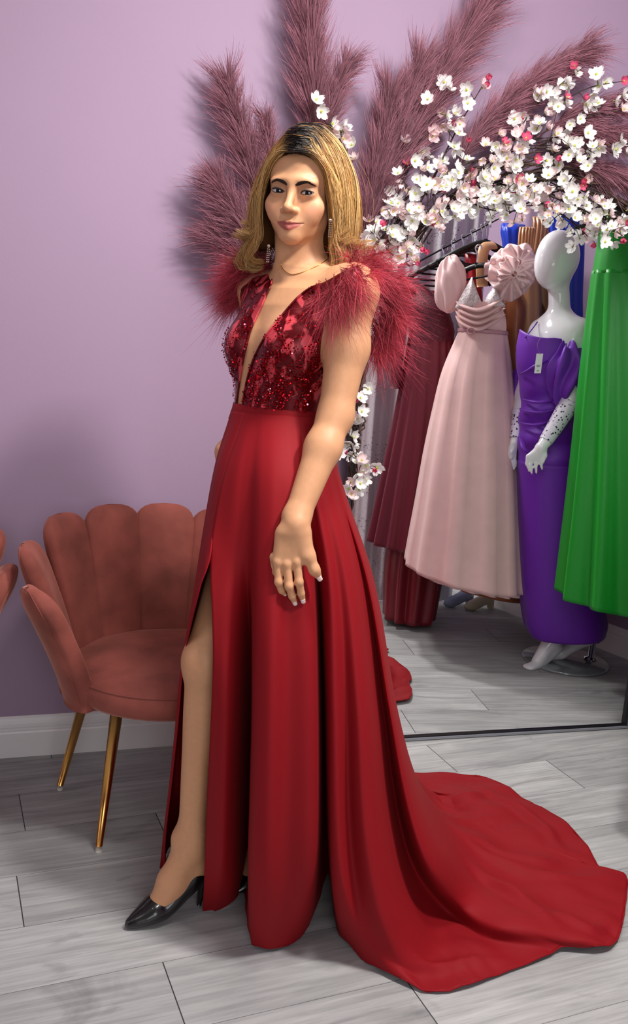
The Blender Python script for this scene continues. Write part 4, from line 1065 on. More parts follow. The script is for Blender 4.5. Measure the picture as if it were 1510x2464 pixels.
# feather shoulders
M_fea = mat('wine_red_feather', lin(150, 20, 38), rough=.6, sheen=.3, spec=.3, attr=True, transl=.3)
def feathers(name, roots, dirs, n, L, lift, seed, ntuft=130, fall=.06):
    r = np.random.default_rng(seed); roots = np.array(roots); dirs = np.array(dirs)
    K = 9; k = np.linspace(0, 1, K); P_, W_, C_ = [], [], []
    for t in range(ntuft):
        u = r.random()*(len(roots) - 1); i = int(u); fr = u - i
        o = roots[i]*(1 - fr) + roots[min(i+1, len(roots)-1)]*fr + r.normal(0, .010, 3); d = dirs[i]*(1 - fr) + dirs[min(i+1, len(dirs)-1)]*fr
        d = d + r.normal(0, .34, 3); d /= np.linalg.norm(d); ln = L*r.uniform(.55, 1.15); bend = r.normal(0, .35, 3); bend[2] -= r.uniform(.2, 1)*fall*10
        rach = o + d*(ln*k)[:, None] + bend*((ln*k)**2)[:, None]*3.2
        rach[:, 2] -= 0
        tone = r.uniform(.5, 1.25)
        P_.append(rach); W_.append(np.linspace(.0009, .0004, K)); C_.append(np.tile(np.array(lin(140, 16, 32)[:3])*tone, (K, 1)))
        for q in range(n):
            s = r.uniform(.12, 1.0); b = int(s*(K - 1)); b = min(b, K - 2); p0 = rach[b] + (rach[b+1] - rach[b])*(s*(K-1) - b); tg = rach[b+1] - rach[b]; tg /= np.linalg.norm(tg)
            sd = r.normal(0, 1, 3); sd -= (sd @ tg)*tg; sd /= np.linalg.norm(sd); bl = r.uniform(.016, .044)*(1.1 - .4*s)
            curl = r.normal(0, 1, 3)*.75; dr = tg*.95 + sd*.5
            pp = p0 + dr*(bl*k)[:, None] + (curl + tg*.5 - np.array([0, 0, .75]))*((k**2)*bl*1.1)[:, None]
            P_.append(pp); W_.append(00.00038*(1.05 - k)**.6); tt_ = tone*r.uniform(.75, 1.5)
            c0 = np.array(lin(156, 20, 38)[:3]); c1 = np.array(lin(222, 92, 112)[:3])
            C_.append((c0*(1 - k[:, None]**1.5*.7) + c1*k[:, None]**1.5*.7)*tt_)
    v, f, c = strands(np.array(P_), np.array(W_), np.array(C_), rnd=r)
    o = link(name, v, f, M_fea, person, True, None, c); o['label'] = 'wine red feather trim on the %s shoulder' % ('near' if seed == 21 else 'far'); return o
feathers('feather_sleeve', [P(838, 652, 1.85), P(858, 650, 1.89), P(882, 660, 1.93), P(902, 692, 1.965), P(908, 735, 1.98), P(902, 780, 1.985), P(893, 815, 1.98)],
         [(.4, -.25, .2), (.6, -.1, .35), (.8, .0, .25), (.85, .0, .0), (.85, .0, -.25), (.8, .0, -.5), (.55, .0, -.8)], 64, .045, .25, 21, 120)
feathers('feather_sleeve', [P(778, 702, 1.80), P(794, 694, 1.79), P(812, 690, 1.785), P(832, 674, 1.80), P(850, 656, 1.83)], [(-.15, -.15, -1), (.05, -.2, -1), (.2, -.15, -1), (.4, -.15, -.6), (.6, -.2, -.1)], 40, .036, .1, 21, 44)
feathers('feather_sleeve', [P(640, 646, 2.03), P(618, 650, 2.06), P(600, 668, 2.09), P(592, 692, 2.10), P(590, 712, 2.10)],
         [(-.3, -.1, .4), (-.6, -.1, .45), (-.9, -.05, .25), (-.9, -.05, -.15), (-.7, -.05, -.55)], 60, .034, .3, 22, 85)

# ------------------------------------------------------------------ hair
M_hair = mat('golden_blonde_hair', lin(190, 140, 70), rough=.36, spec=.45, attr=True, aniso=.4)
def hair():
    r = np.random.default_rng(31); K = 22; Pp, Ww, Cc = [], [], []
    gold = np.array(lin(180, 126, 64)[:3]); pale = np.array(lin(226, 186, 122)[:3]); brn = np.array(lin(94, 58, 30)[:3]); root = np.array(lin(30, 21, 18)[:3])
    PT = crom([(0, .082, .074), (0, .074, .096), (0, .050, .122), (0, .010, .138), (0, -.040, .134), (0, -.085, .104), (0, -.105, .075)], 60)
    CZ = np.array([-.14, -.112, -.085, -.05, -.015, .02, .05, .08, .10, .115])
    RZ = np.array([.126, .124, .121, .119, .114, .106, .097, .083, .070, .056])
    FZ = [-.14, -.09, -.04, .0, .035, .06, .076]
    FA = [.092, .082, .0735, .0690, .0600, .0430, .0180]          # face framing locks: how far out, how far forward
    FB = [.030, .036, .046, .054, .066, .078, .086]
    def strand(s, t, inner, lock, lr, ln, jit):
        phi = math.radians(50 + 124*t)
        pr_ = PT[int(np.clip(t*1.0, 0, .999)*59)]; root = np.array([.004*lr[0] + jit[0]*.8 + .003, pr_[1] + jit[1]*1.5, pr_[2] + .001*lr[1]])
        pts = [root]
        c = root[2]
        lift = .006*(1 - inner*3)
        k = np.clip((.34 - t)/.34, 0, 1)**.8
        steps = [c - .004, c - .016, c - .036] + [q for q in np.arange(.06, ln, -.036) if q < c - .05] + [ln]
        for n_, cc in enumerate(steps):
            R = np.interp(cc, CZ, RZ)*(1 - inner*.8) + .003*lr[1]
            R *= [.42, .74, .95][n_] if n_ < 3 else 1.0
            az = phi + lr[2]*.03*n_
            az0 = math.atan2(.030, root[1] + .016) if n_ < 3 else az
            w_ = [.45, .75, .92][n_] if n_ < 3 else 1
            a = s*R*abs(math.sin(az)); b = R*math.cos(az)*1.02 - .016
            b = root[1]*(1 - w_) + b*w_
            z = cc + (lift if n_ < 3 else 0)
            if k > 0:
                a = s*(abs(a)*(1 - k) + k*(np.interp(cc, FZ, FA) + .030*(.35 - inner)*k*(1 - min(1, abs(cc)*4)) + .0022*lr[1])); b = b*(1 - k) + k*(np.interp(cc, FZ, FB) - inner*.03)
            pts.append(np.array([a, b, z]))
        # ends: upper layers flick outwards, lower layers belly out and roll under
        e = pts[-1]; dr = np.array([s*math.sin(phi), math.cos(phi)*.7, 0])
        if k > 0: dr = np.array([s*.9, .1, 0])
        f_ = abs(lr[3])
        if lr[3] > 0:
            pts += [e + dr*.006*f_ + (0, 0, -.013), e + dr*.019*f_ + (0, 0, -.021), e + dr*.036*f_ + (0, 0, -.017 + .004*lr[1])]
        else:
            pts += [e + dr*.012*f_ + (0, 0, -.016), e + dr*.016*f_ + (0, 0, -.034), e + dr*.004*f_ + (0, 0, -.047), e - dr*.016*f_ + (0, 0, -.047 + .003*lr[1])]
        p = crom(pts, K); w = np.linspace(0, 1, K)
        p = p + jit[None]*((w**.7)*(1 - .45*w))[:, None]
        p[:, 0] += .0030*np.sin(w*9 + lr[4]*6)*w*lr[1] + s*.0055*np.sin(w*11 + lr[4]*2.2 + t*4)*w**1.3
        return p
    locks = 190
    for L in range(locks):
        s = 1 if r.random() < .56 else -1; t = r.random()**1.1; fk = r.random() < .42; lr = [r.normal(), r.normal(), r.normal(), r.uniform(.6, 1.3) if fk else -r.uniform(.6, 1.4), r.random()]
        inner = r.uniform(0, .24); ln = r.uniform(-.098, -.045) if fk else r.uniform(-.118, -.088); tone = r.random()
        for q in range(46):
            jit = r.normal(0, .0046, 3); tt_ = np.clip(t + r.normal(0, .016), 0, 1); lq = list(lr); lq[0] = r.normal(); lq[1] += r.normal(0, .10); lq[3] *= 1 + r.normal(0, .05)
            p = strand(s, tt_, inner + r.normal(0, .012), L, lq, ln, jit)
            w = np.linspace(0, 1, K)
            base = gold*(1 - tone) + pale*tone if r.random() < .72 else brn*.6 + gold*.4
            base = base*r.uniform(.75, 1.2)
            rl = (.035 + .06*math.sin(math.pi*min(1, tt_*1.3 + .12)) + r.normal(0, .022))
            m = np.clip((w - rl)/.10, 0, 1)[:, None]
            Pp.append(p); Ww.append(.00062*np.clip(1.25 - w, .25, 1)); Cc.append(root*(1 - m) + base*m)
    for q in range(90):                          # flyaways
        s = r.choice([-1, 1]); t = r.random(); p = strand(s, t, -.03 + r.normal(0, .03), 0, [r.normal(), r.normal()*2, r.normal(), r.uniform(.5, 1.5), r.random()], -.118, r.normal(0, .012, 3))
        Pp.append(p); Ww.append(np.full(K, .00022)); Cc.append(np.tile(gold, (K, 1)))
    p = np.array(Pp); q = HC + p[..., 0:1]*hl + p[..., 1:2]*hf + p[..., 2:3]*hu
    v, f, c = strands(q, np.array(Ww), np.array(Cc), rnd=r, sides=3)
    return link('hair', v, f, M_hair, person, True, None, c)
hair()
# close cap of hair under the strands, so no scalp shows between them
hx = axis([(HC[0] - .14, HC[0] + .14, .0045)]); hy = axis([(HC[1] - .14, HC[1] + .16, .0045)]); hz = axis([(HC[2] - .15, HC[2] + .15, .0045)])
fd = Field(hx, hy, hz)
fd.ell(HC + hf*-.016 + hu*.036, (.079, .099, .090), HM, .01)
fd.ell(HC + hf*-.045 + hu*-.045, (.094, .062, .090), HM, .02)
for s in (-1, 1): fd.cone(HC + hl*s*.066 - hf*.005 + hu*.01, HC + hl*s*.080 + hf*.000 - hu*.095, .020, .024, .02)
fd.ell(HC + hf*.085 + hu*-.026, (.064, .075, .094), HM, .012, True)      # the face opening
fd.ell(HC + hf*.06 + hu*-.125, (.060, .09, .045), HM, .012, True)
cv, cf = fd.mesh(); cv = relax(cv, cf, 2)
q = cv - HC; top = np.clip(((q @ hu) - .085)/.02, 0, 1)[:, None]
cc = np.array(lin(66, 42, 22)[:3])*(1 - top) + np.array(lin(28, 20, 17)[:3])*top
M_under = mat('matte_brown_hair', lin(66, 42, 22), rough=.95, spec=.05, attr=True)
link('hair_underlayer', cv, cf, M_under, person, True, None, cc)

# ------------------------------------------------------------------ jewellery and shoes
M_dia = mat('crystal_silver', lin(235, 228, 220), rough=.12, metal=.95); M_chain = mat('fine_gold_chain', lin(226, 176, 96), rough=.22, metal=1)
def earring(c, L):
    g = Geo().add(*ball(c, .0035, 8, 6))
    for k in range(int(L/.0042)):
        z = c - np.array([0, 0, .006 + k*.0042])
        for dx in (-.0018, .0018): g.add(*ball(z + hl*dx, .0014, 6, 4))
    o = g.build('earring', M_dia, person, smooth=False); return o
earring(P(646, 592, 1.90), .032); earring(P(795, 530, 1.868), .032)
ch = [onn for onn in [P(675, 637, 1.905), P(684, 651, 1.885), P(700, 660, 1.874), P(722, 657, 1.872), P(745, 648, 1.878), P(768, 637, 1.893), P(790, 622, 1.925)]]
bvh = BVHTree.FromPolygons(bv.tolist(), bf.tolist())
def seat_on(p, off=.001):
    d = p - EYE; d /= np.linalg.norm(d); h = bvh.ray_cast(Vector(EYE), Vector(d)); return np.array(h[0]) - d*off if h[0] is not None else p
ch = [seat_on(p) for p in crom(ch, 30)]
Geo().add(*tube(ch, .0009, 6)).build('necklace', M_chain, person)
M_shoe = mat('black_patent_shoe', lin(14, 13, 14), rough=.3, spec=.5, coat=.4)
# leading pump: side walls, vamp and sole lofted along the foot
def pump(ankle_pts):
    g = Geo(); n = 22; rings = []
    for c, w, hgt, dr, openr in ankle_pts:
        ring = []
        t = dr/np.linalg.norm(dr); sd = np.cross(np.array([0, 0, 1.0]), t); sd /= np.linalg.norm(sd); up = np.cross(t, sd)
        for k in range(n):
            a = math.radians(openr) + (2*math.pi - 2*math.radians(openr))*k/(n - 1)      # opening at the top
            ring.append(c + sd*(w*math.sin(a)) + up*(hgt*math.cos(a)))
        rings.append(ring)
    f = grid_faces(len(rings), n); g.add(np.array(rings).reshape(-1, 3), f); return g
tdir = (TOE - HEEL); 
st = [(HEEL + np.array([.022, .012, .006]), .004, .022, tdir, 5), (HEEL + np.array([.016, .008, .002]), .028, .044, tdir, 30), (HEEL + np.array([-.004, .0, -.006]), .0345, .045, tdir, 40),
      (HEEL*.72 + BALL*.28 + (0, 0, -.006), .0330, .038, tdir, 50), (HEEL*.42 + BALL*.58 + (0, 0, -.005), .0335, .032, tdir, 54), (BALL*.82 + HEEL*.18 + (0, 0, -.004), .0355, .028, tdir*(1, 1, .4), 54),
      (BALL + np.array([-.006, -.003, -.002]), .0365, .027, tdir*(1, 1, .2), 42), (BALL*.90 + TOE*.10, .0360, .0265, tdir*(1, 1, .15), 34), (BALL*.84 + TOE*.16, .0355, .026, tdir*(1, 1, .12), 0), (BALL*.72 + TOE*.28 + (0, 0, .000), .0345, .025, tdir*(1, 1, .1), 0), (BALL*.5 + TOE*.5 + (0, 0, .001), .028, .019, tdir*(1, 1, .05), 0),
      (BALL*.22 + TOE*.78, .017, .0125, tdir*(1, 1, .02), 0), (BALL*.04 + TOE*.96, .007, .008, tdir*(1, 1, .0), 0), (TOE, .0004, .0005, tdir*(1, 1, 0), 0)]
ks = np.arange(len(st)); fine = np.linspace(0, len(st) - 1, 60)
cs = crom([s[0] for s in st], 60); L_ = np.r_[0, np.cumsum(np.linalg.norm(np.diff(np.array([s[0] for s in st]), axis=0), axis=1))]; tt_ = np.linspace(0, L_[-1], 60)
ws = np.interp(tt_, L_, [s[1] for s in st]); hs = np.interp(tt_, L_, [s[2] for s in st]); os_ = np.interp(tt_, L_, [s[4] for s in st])
ds = np.stack([np.interp(tt_, L_, [s[3][q] for s in st]) for q in range(3)], 1)
cs[:, 2] = np.maximum(cs[:, 2], hs + .002)
g = pump(list(zip(cs, ws, hs, ds, os_)))
sh = g.build('shoe', M_shoe, person); md = sh.modifiers.new('t', 'SOLIDIFY'); md.thickness = .0018; md.offset = 1
hb = FL(478, 2178); Geo().add(*tube(crom([HEEL + (.012, .006, -.02), HEEL*.5 + hb*.5 + (.006, .002, .0), hb + (0, 0, .001)], 12), np.linspace(.0185, .0055, 12), 12)).build('heel', M_shoe, sh)
# standing shoe under the gown
b0 = P(632, 2085, 2.0); t0 = FL(560, 2150, .014)
g = Geo().add(*tube(crom([b0 + (.01, .01, -.01), b0*.5 + t0*.5 + (0, 0, .0), t0], 14), [.02, .03, .03, .03, .03, .031, .031, .031, .03, .027, .023, .017, .011, .003], 14, flat=.6))
o = g.build('shoe', M_shoe, person); Geo().add(*tube([b0 + (.012, .012, -.01), np.array([b0[0] + .012, b0[1] + .012, .001])], [.014, .005], 10)).build('heel', M_shoe, o)

# ------------------------------------------------------------------ the gowns, rail and shop mannequin that the mirror shows
# Measured where the mirror shows them (pixel + distance behind the glass), then carried back into the room by the mirror's plane.
def cloth_rows(g, rows, nf=9, amp0=.0, amp1=.05, ph=0.0, n=120, m=40, yaw=0.0, flat=.6, mat_i=0, hem_tilt=0.0, sharp=1.0, seed=0, two=True):
    """rows: (left px, right px, py, distance Y, half depth or None). Closed tube of cloth with folds that grow downwards."""
    R_ = []
    for r in rows:
        l, rr, y, Y = r[:4]; a = P(l, y, Y); b = P(rr, y, Y); w = np.linalg.norm(b - a)/2
        R_.append(list((a + b)/2) + [w, (r[4] if len(r) > 4 else w*flat)])
    R_ = np.array(R_); q = crom(R_, m); r_ = np.random.default_rng(seed); w8 = r_.uniform(.6, 1.4, 16)
    th = np.linspace(0, 2*np.pi, n, endpoint=False); v = np.zeros((m, n, 3))
    for i in range(m):
        t = i/(m - 1); amp = amp0 + (amp1 - amp0)*t
        wob = np.cos(nf*th + ph + .9*np.sin(2*th + seed)); wob = np.sign(wob)*np.abs(wob)**sharp
        rad = 1 + amp*wob*(1 + .35*np.sin(3*th + seed*2))
        c, s = np.cos(th)*rad, np.sin(th)*rad
        ex = np.sign(c)*np.abs(c)**.9*q[i, 3]; ey = np.sign(s)*np.abs(s)**.9*q[i, 4]
        cy, sy = math.cos(yaw), math.sin(yaw)
        v[i, :, 0] = q[i, 0] + ex*cy - ey*sy; v[i, :, 1] = q[i, 1] + ex*sy + ey*cy
        v[i, :, 2] = q[i, 2] + hem_tilt*t*ex + (amp*.25*q[i, 3]*wob*.4 if t > .9 else 0)
    g.add(v.reshape(-1, 3), [f[::-1] for f in grid_faces(m, n, False, True)], mat_i)
    return v
def rthing(name, label, cat, p, group=None):
    return thing(name, label, cat, tuple(refl(np.asarray(p, float))), group)
def rpart(g, name, mats, parent, smooth=True, th=.0):
    o = g.build(name, mats, parent, smooth, mirror=True)
    if th: md = o.modifiers.new('cloth', 'SOLIDIFY'); md.thickness = th; md.offset = 0
    return o
def rtube(pts, r, n=8, k=16): return tube(crom(pts, k), r, n)
M_blackp = mat('black_plastic', lin(20, 20, 22), rough=.5); M_chrome = mat('chrome', lin(225, 228, 232), rough=.1, metal=1)
MG = 'gowns on the rail beside the mirror'

# curtain
M_curt = bpy.data.materials.new('crushed_grey_velvet'); M_curt.use_nodes = True
_n = M_curt.node_tree.nodes; _L = M_curt.node_tree.links; _b = _n['Principled BSDF']
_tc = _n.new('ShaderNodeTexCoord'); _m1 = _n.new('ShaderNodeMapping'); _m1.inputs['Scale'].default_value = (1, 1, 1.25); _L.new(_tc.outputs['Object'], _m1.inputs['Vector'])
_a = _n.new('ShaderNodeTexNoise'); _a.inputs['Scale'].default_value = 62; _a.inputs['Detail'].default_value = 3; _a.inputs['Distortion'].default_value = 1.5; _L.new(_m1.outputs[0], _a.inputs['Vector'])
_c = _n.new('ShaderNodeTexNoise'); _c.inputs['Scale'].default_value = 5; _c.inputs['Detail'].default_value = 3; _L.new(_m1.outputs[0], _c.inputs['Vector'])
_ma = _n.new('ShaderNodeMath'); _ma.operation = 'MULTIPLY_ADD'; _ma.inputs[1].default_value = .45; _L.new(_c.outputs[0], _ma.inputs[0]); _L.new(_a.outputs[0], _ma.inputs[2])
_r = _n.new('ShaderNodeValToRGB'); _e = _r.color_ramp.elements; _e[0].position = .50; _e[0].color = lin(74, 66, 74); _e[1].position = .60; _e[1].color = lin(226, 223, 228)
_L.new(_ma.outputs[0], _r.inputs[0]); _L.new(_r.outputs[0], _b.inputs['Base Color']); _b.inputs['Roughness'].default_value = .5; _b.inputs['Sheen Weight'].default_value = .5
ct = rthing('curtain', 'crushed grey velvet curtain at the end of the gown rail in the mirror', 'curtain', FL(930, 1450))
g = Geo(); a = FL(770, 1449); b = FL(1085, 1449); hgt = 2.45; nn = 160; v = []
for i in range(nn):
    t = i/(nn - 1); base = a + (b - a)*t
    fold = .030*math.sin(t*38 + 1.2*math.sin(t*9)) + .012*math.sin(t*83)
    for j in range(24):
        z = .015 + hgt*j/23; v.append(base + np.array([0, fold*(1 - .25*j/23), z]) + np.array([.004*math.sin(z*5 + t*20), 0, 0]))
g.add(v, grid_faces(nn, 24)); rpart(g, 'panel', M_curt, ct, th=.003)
g = Geo().add(*tube([a + (-.05, 0, hgt + .03), b + (.05, 0, hgt + .03)], .012, 10)); rpart(g, 'rod', M_chrome, ct)

# rail with its row of hangers
RA = P(1010, 628, 4.48); RB = P(1330, 455, 3.98)
rail = rthing('clothes_rail', 'thin chrome clothes rail holding the gowns seen in the mirror', 'clothes rail', (RA + RB)/2)
dirr = (RB - RA)/np.linalg.norm(RB - RA)
def railp(x):                                    # point of the rail seen at picture column x
    t = np.linspace(-.3, 1.3, 900); q = RA + (RB - RA)*t[:, None]; return q[np.argmin(np.abs(proj(q)[:, 0] - x))]
g = Geo().add(*tube([RA - dirr*.05, RB + dirr*.25], .0042, 10)); rpart(g, 'bar', M_black, rail)
for e, off in ((RA, .05), (RB + dirr*.25, 0)):
    g = Geo().add(*rtube([e, e + (.0, .10, .0), e + (.03, .22, .0)], .006, 8)); rpart(g, 'bracket', M_chrome, rail)
def hanger(label, hook, ax, w, drop=.10, lean=0.0, group='black hangers on the rail'):
    """hook: rail point; ax: direction of the arms; w: half width"""
    t = rthing('clothes_hanger', label, 'clothes hanger', hook, group)
    ax = np.asarray(ax, float)/np.linalg.norm(ax); c = hook + np.array([0, 0, -.075])
    pts = [hook + ax*.016 + (0, 0, -.012), hook + ax*.012 + (0, 0, .006), hook + (0, 0, .012), hook - ax*.013 + (0, 0, .004), hook - ax*.008 + (0, 0, -.012), hook + (0, 0, -.030), c]
    rpart(Geo().add(*rtube(pts, .0036, 8, 26)), 'hook', M_chrome, t)
    arm = [c - ax*w + (0, 0, -drop), c - ax*w*.55 + (0, 0, -drop*.42), c - ax*.02 + (0, 0, -.004), c + ax*.02 + (0, 0, -.004), c + ax*w*.55 + (0, 0, -drop*.42), c + ax*w + (0, 0, -drop)]
    g = Geo().add(*tube(crom(arm, 30), .0115, 8)); g.add(*tube([c + (0, 0, -.006), c + (0, 0, .012)], [.013, .008], 10)); rpart(g, 'arm', M_blackp, t)
    rpart(Geo().add(*tube([c - ax*w*.93 + (0, 0, -drop - .004), c + ax*w*.93 + (0, 0, -drop - .004)], .0045, 8)), 'bar', M_blackp, t)
    return t
for k, x in enumerate((1069, 1092, 1116, 1139, 1163, 1172)):
    hanger(['first', 'second', 'third', 'fourth', 'fifth', 'sixth'][k] + ' black hanger from the left on the rail seen in the mirror', railp(x) + (0, 0, 0), (1, .15, 0), .20)
hanger('black hanger carrying the blush pink gown', P(1150, 596, 4.04), P(1200, 640, 4.0) - P(1100, 660, 4.08), .15, drop=.05)

# gowns
def gown_mat(name, c, **k): return mat(name, c, **{**dict(rough=.6, sheen=.2, bump=.05, bscale=900), **k})
M_burg = gown_mat('burgundy_chiffon', lin(104, 12, 38), sheen=.05); M_burgl = gown_mat('burgundy_lace', lin(92, 18, 40), sheen=.05, bump=.6, bscale=140, vary=.45, vscale=90)
M_wine = gown_mat('wine_satin', lin(122, 16, 32), rough=.42, sheen=.05)
M_pink = gown_mat('blush_tulle', lin(240, 200, 196), vary=.06, vscale=14, transl=.12); M_pink2 = gown_mat('blush_organza', lin(250, 222, 220), rough=.4, transl=.25); M_belt = gown_mat('mauve_satin_belt', lin(188, 140, 146), rough=.35)
M_crys = mat('crystal_embroidery', lin(238, 226, 228), rough=.25, vary=.55, vscale=110, bump=.8, bscale=200)
M_green = gown_mat('emerald_satin', lin(12, 150, 38), rough=.4, sheen=.05, spec=.5); M_bronze = gown_mat('bronze_satin', lin(146, 84, 50), rough=.36); M_tan = gown_mat('tan_satin', lin(204, 152, 108), rough=.38)
M_blue = gown_mat('royal_blue_satin', lin(14, 56, 190), rough=.34); M_purple = gown_mat('violet_crepe', lin(104, 26, 168), rough=.55, sheen=.1); M_redx = gown_mat('bright_red_satin', lin(170, 18, 34), rough=.4)

# burgundy lace topped gown
t = rthing('burgundy_gown', 'dark burgundy gown with lace bodice and long lace sleeve beside the grey curtain', 'gown', FL(990, 1480), MG)
g = Geo(); cloth_rows(g, [(972, 1000, 672, 4.3, .03), (968, 1040, 700, 4.3, .06), (972, 1075, 740, 4.28, .09), (980, 1092, 790, 4.28, .10), (984, 1090, 812, 4.28, .10)], 5, .01, .02, m=24); rpart(g, 'bodice', M_burgl, t)
g = Geo(); cloth_rows(g, [(984, 1090, 808, 4.28, .10), (968, 1094, 900, 4.28, .13), (945, 1098, 1030, 4.28, .16), (915, 1100, 1180, 4.28, .19), (889, 1104, 1312, 4.28, .21)], 17, .02, .085, m=60, n=260, seed=2, sharp=.8, hem_tilt=-.05); rpart(g, 'skirt', M_burg, t, th=.002)
g = Geo().add(*rtube([P(984, 694, 4.26), P(966, 760, 4.25), P(956, 850, 4.25), P(950, 935, 4.25)], np.linspace(.036, .026, 16), 14)); rpart(g, 'sleeve', M_burgl, t)
g = Geo(); cloth_rows(g, [(983, 1090, 806, 4.28, .104), (982, 1091, 813, 4.28, .106), (983, 1091, 820, 4.28, .106)], 30, .004, .008, m=8, n=200); rpart(g, 'waist_braid', M_burgl, t)
# wine satin gown whose skirt reaches the floor
t = rthing('wine_gown', 'wine satin gown reaching the floor behind the burgundy one', 'gown', FL(985, 1495), MG)
g = Geo(); cloth_rows(g, [(1010, 1050, 700, 4.38, .05), (1000, 1080, 800, 4.38, .08), (985, 1085, 1000, 4.36, .10), (952, 1075, 1200, 4.33, .12), (928, 1062, 1360, 4.28, .14), (923, 1040, 1486, 4.25, .13)], 9, .02, .12, m=70, n=200, seed=4, hem_tilt=-.03); rpart(g, 'skirt', M_wine, t, th=.002)
# blush gown
t = rthing('blush_gown', 'blush pink tulle ball gown with puffed organza sleeves and a narrow belt', 'gown', FL(1120, 1470), MG)
g = Geo(); cloth_rows(g, [(1103, 1200, 728, 4.02, .085), (1097, 1212, 752, 4.02, .10), (1098, 1216, 775, 4.02, .10), (1106, 1216, 798, 4.02, .095)], 3, .01, .01, m=20); rpart(g, 'bodice', M_pink, t)
for k in range(4):
    y0 = 722 + k*12; pts = [P(1097, y0 + 2, 4.), P(1112, y0 + 14 + k*2, 3.93), P(1150, y0 + 24 + k*3, 3.905), P(1190, y0 + 8 + k*2, 3.92), P(1213, y0 - 10 + k*3, 3.98)]
    pt_ = crom(pts, 30); rpart(Geo().add(*tube(pt_, np.r_[np.linspace(.006, .019, 15), np.linspace(.019, .006, 15)], 12, flat=.45)), 'draped_fold', M_pink, t)
g = Geo()
for cx, dx in ((1128, 44), (1184, 42)):
    a0, b0, c0 = P(cx - dx*.8, 742, 3.95), P(cx + dx*.75, 738, 3.95), P(cx + (6 if cx < 1150 else 4), 668 if cx < 1150 else 690, 3.97); v = []
    for i in range(14):
        for j in range(14):
            u, w = i/13, j/13; p = (a0*(1 - u) + b0*u)*(1 - w) + c0*w; p = p + np.array([0, -.035*math.sin(math.pi*min(1, u))*math.sin(math.pi*(.15 + .7*(1 - w))), 0]); v.append(p)
    g.add(v, grid_faces(14, 14))
rpart(g, 'crystal_cups', M_crys, t, th=.004)
g = Geo(); cloth_rows(g, [(1106, 1218, 796, 4.02, .098), (1064, 1232, 900, 4., .15), (1040, 1240, 1000, 3.99, .19), (1018, 1249, 1110, 3.98, .23), (1000, 1254, 1220, 3.97, .26), (984, 1258, 1310, 3.96, .28), (972, 1262, 1382, 3.95, .30)], 13, .012, .036, m=80, n=420, seed=1, hem_tilt=-.13, sharp=.75); rpart(g, 'skirt', M_pink, t, th=.0015)
g = Geo(); cloth_rows(g, [(1110, 1214, 800, 4.02, .085), (1050, 1232, 1000, 4., .16), (1012, 1248, 1220, 3.98, .23), (992, 1256, 1392, 3.96, .265)], 19, .01, .05, m=50, n=260, seed=3, hem_tilt=-.13); rpart(g, 'underskirt', M_pink2, t, th=.0015)
g = Geo(); cloth_rows(g, [(1102, 1219, 794, 4.02, .105), (1101, 1220, 798, 4.02, .107), (1102, 1220, 803, 4.02, .106)], 2, .0, .0, m=6, hem_tilt=0); rpart(g, 'belt', M_belt, t, th=.003)
g = Geo().add(*rtube([P(1124, 796, 3.9), P(1128, 790, 3.89), P(1138, 792, 3.89), P(1140, 800, 3.89), P(1130, 804, 3.89), P(1124, 797, 3.9)], .0035, 8, 24)); rpart(g, 'belt_buckle', M_belt, t)
def puff(g, c, r, seed, nfold=9, amp=.12, tilt=0):
    n, m = 90, 44; r_ = np.random.default_rng(seed); v = []
    for i in range(m):
        ph = math.pi*(i + .5)/m
        for k in range(n):
            th = 2*math.pi*k/n
            w = 1 + amp*math.cos(nfold*th + 2.2*math.sin(ph*2 + seed) + 1.4*math.sin(2*th))*math.sin(ph)**.7 + amp*.5*math.sin(5*ph + 3*th + seed)
            d = np.array([math.sin(ph)*math.cos(th), math.sin(ph)*math.sin(th), math.cos(ph)])*w
            if tilt: d = np.array([d[0]*math.cos(tilt) - d[2]*math.sin(tilt), d[1], d[0]*math.sin(tilt) + d[2]*math.cos(tilt)])
            v.append(c + d*np.asarray(r))
    g.add(v, [f[::-1] for f in grid_faces(m, n, False, True)])
g = Geo(); puff(g, P(1082, 684, 4.04), (.062, .055, .118), 1, 9, .10, .2); rpart(g, 'puff_sleeve', M_pink2, t)
so = Geo()
def ruffle(g, c, R0, R1, ax, n=140, waves=9, amp=.03, seed=0, cone=.03):
    ax = np.asarray(ax, float)/np.linalg.norm(ax); u = np.cross(ax, [0, 0, 1.0]); u /= np.linalg.norm(u); w = np.cross(ax, u); v = []
    for i in range(10):
        t = i/9; R = R0 + (R1 - R0)*t
        for k in range(n):
            th = 2*math.pi*k/n; h = amp*t**1.2*math.sin(waves*th + seed + 1.5*math.sin(2*th + seed)); rr = R*(1 + .10*t*math.sin(3*th + seed))
            v.append(c + (u*math.cos(th) + w*math.sin(th))*rr + ax*(cone*(1 - t) + h))
    g.add(v, grid_faces(10, n, False, True))
for k, (x, y, Y, R1, sd) in enumerate(((1230, 648, 4., .108, 1), (1236, 640, 3.97, .095, 2), (1226, 668, 3.96, .092, 3), (1240, 628, 3.95, .068, 4), (1228, 652, 3.93, .060, 5))):
    ruffle(so, P(x, y, Y), .012, R1, (-.25 + .1*k, -.9, .25 - .14*k), seed=sd, waves=8 + k, amp=.024, cone=.05)
rpart(so, 'ruffle_sleeve', M_pink2, t, th=.001)
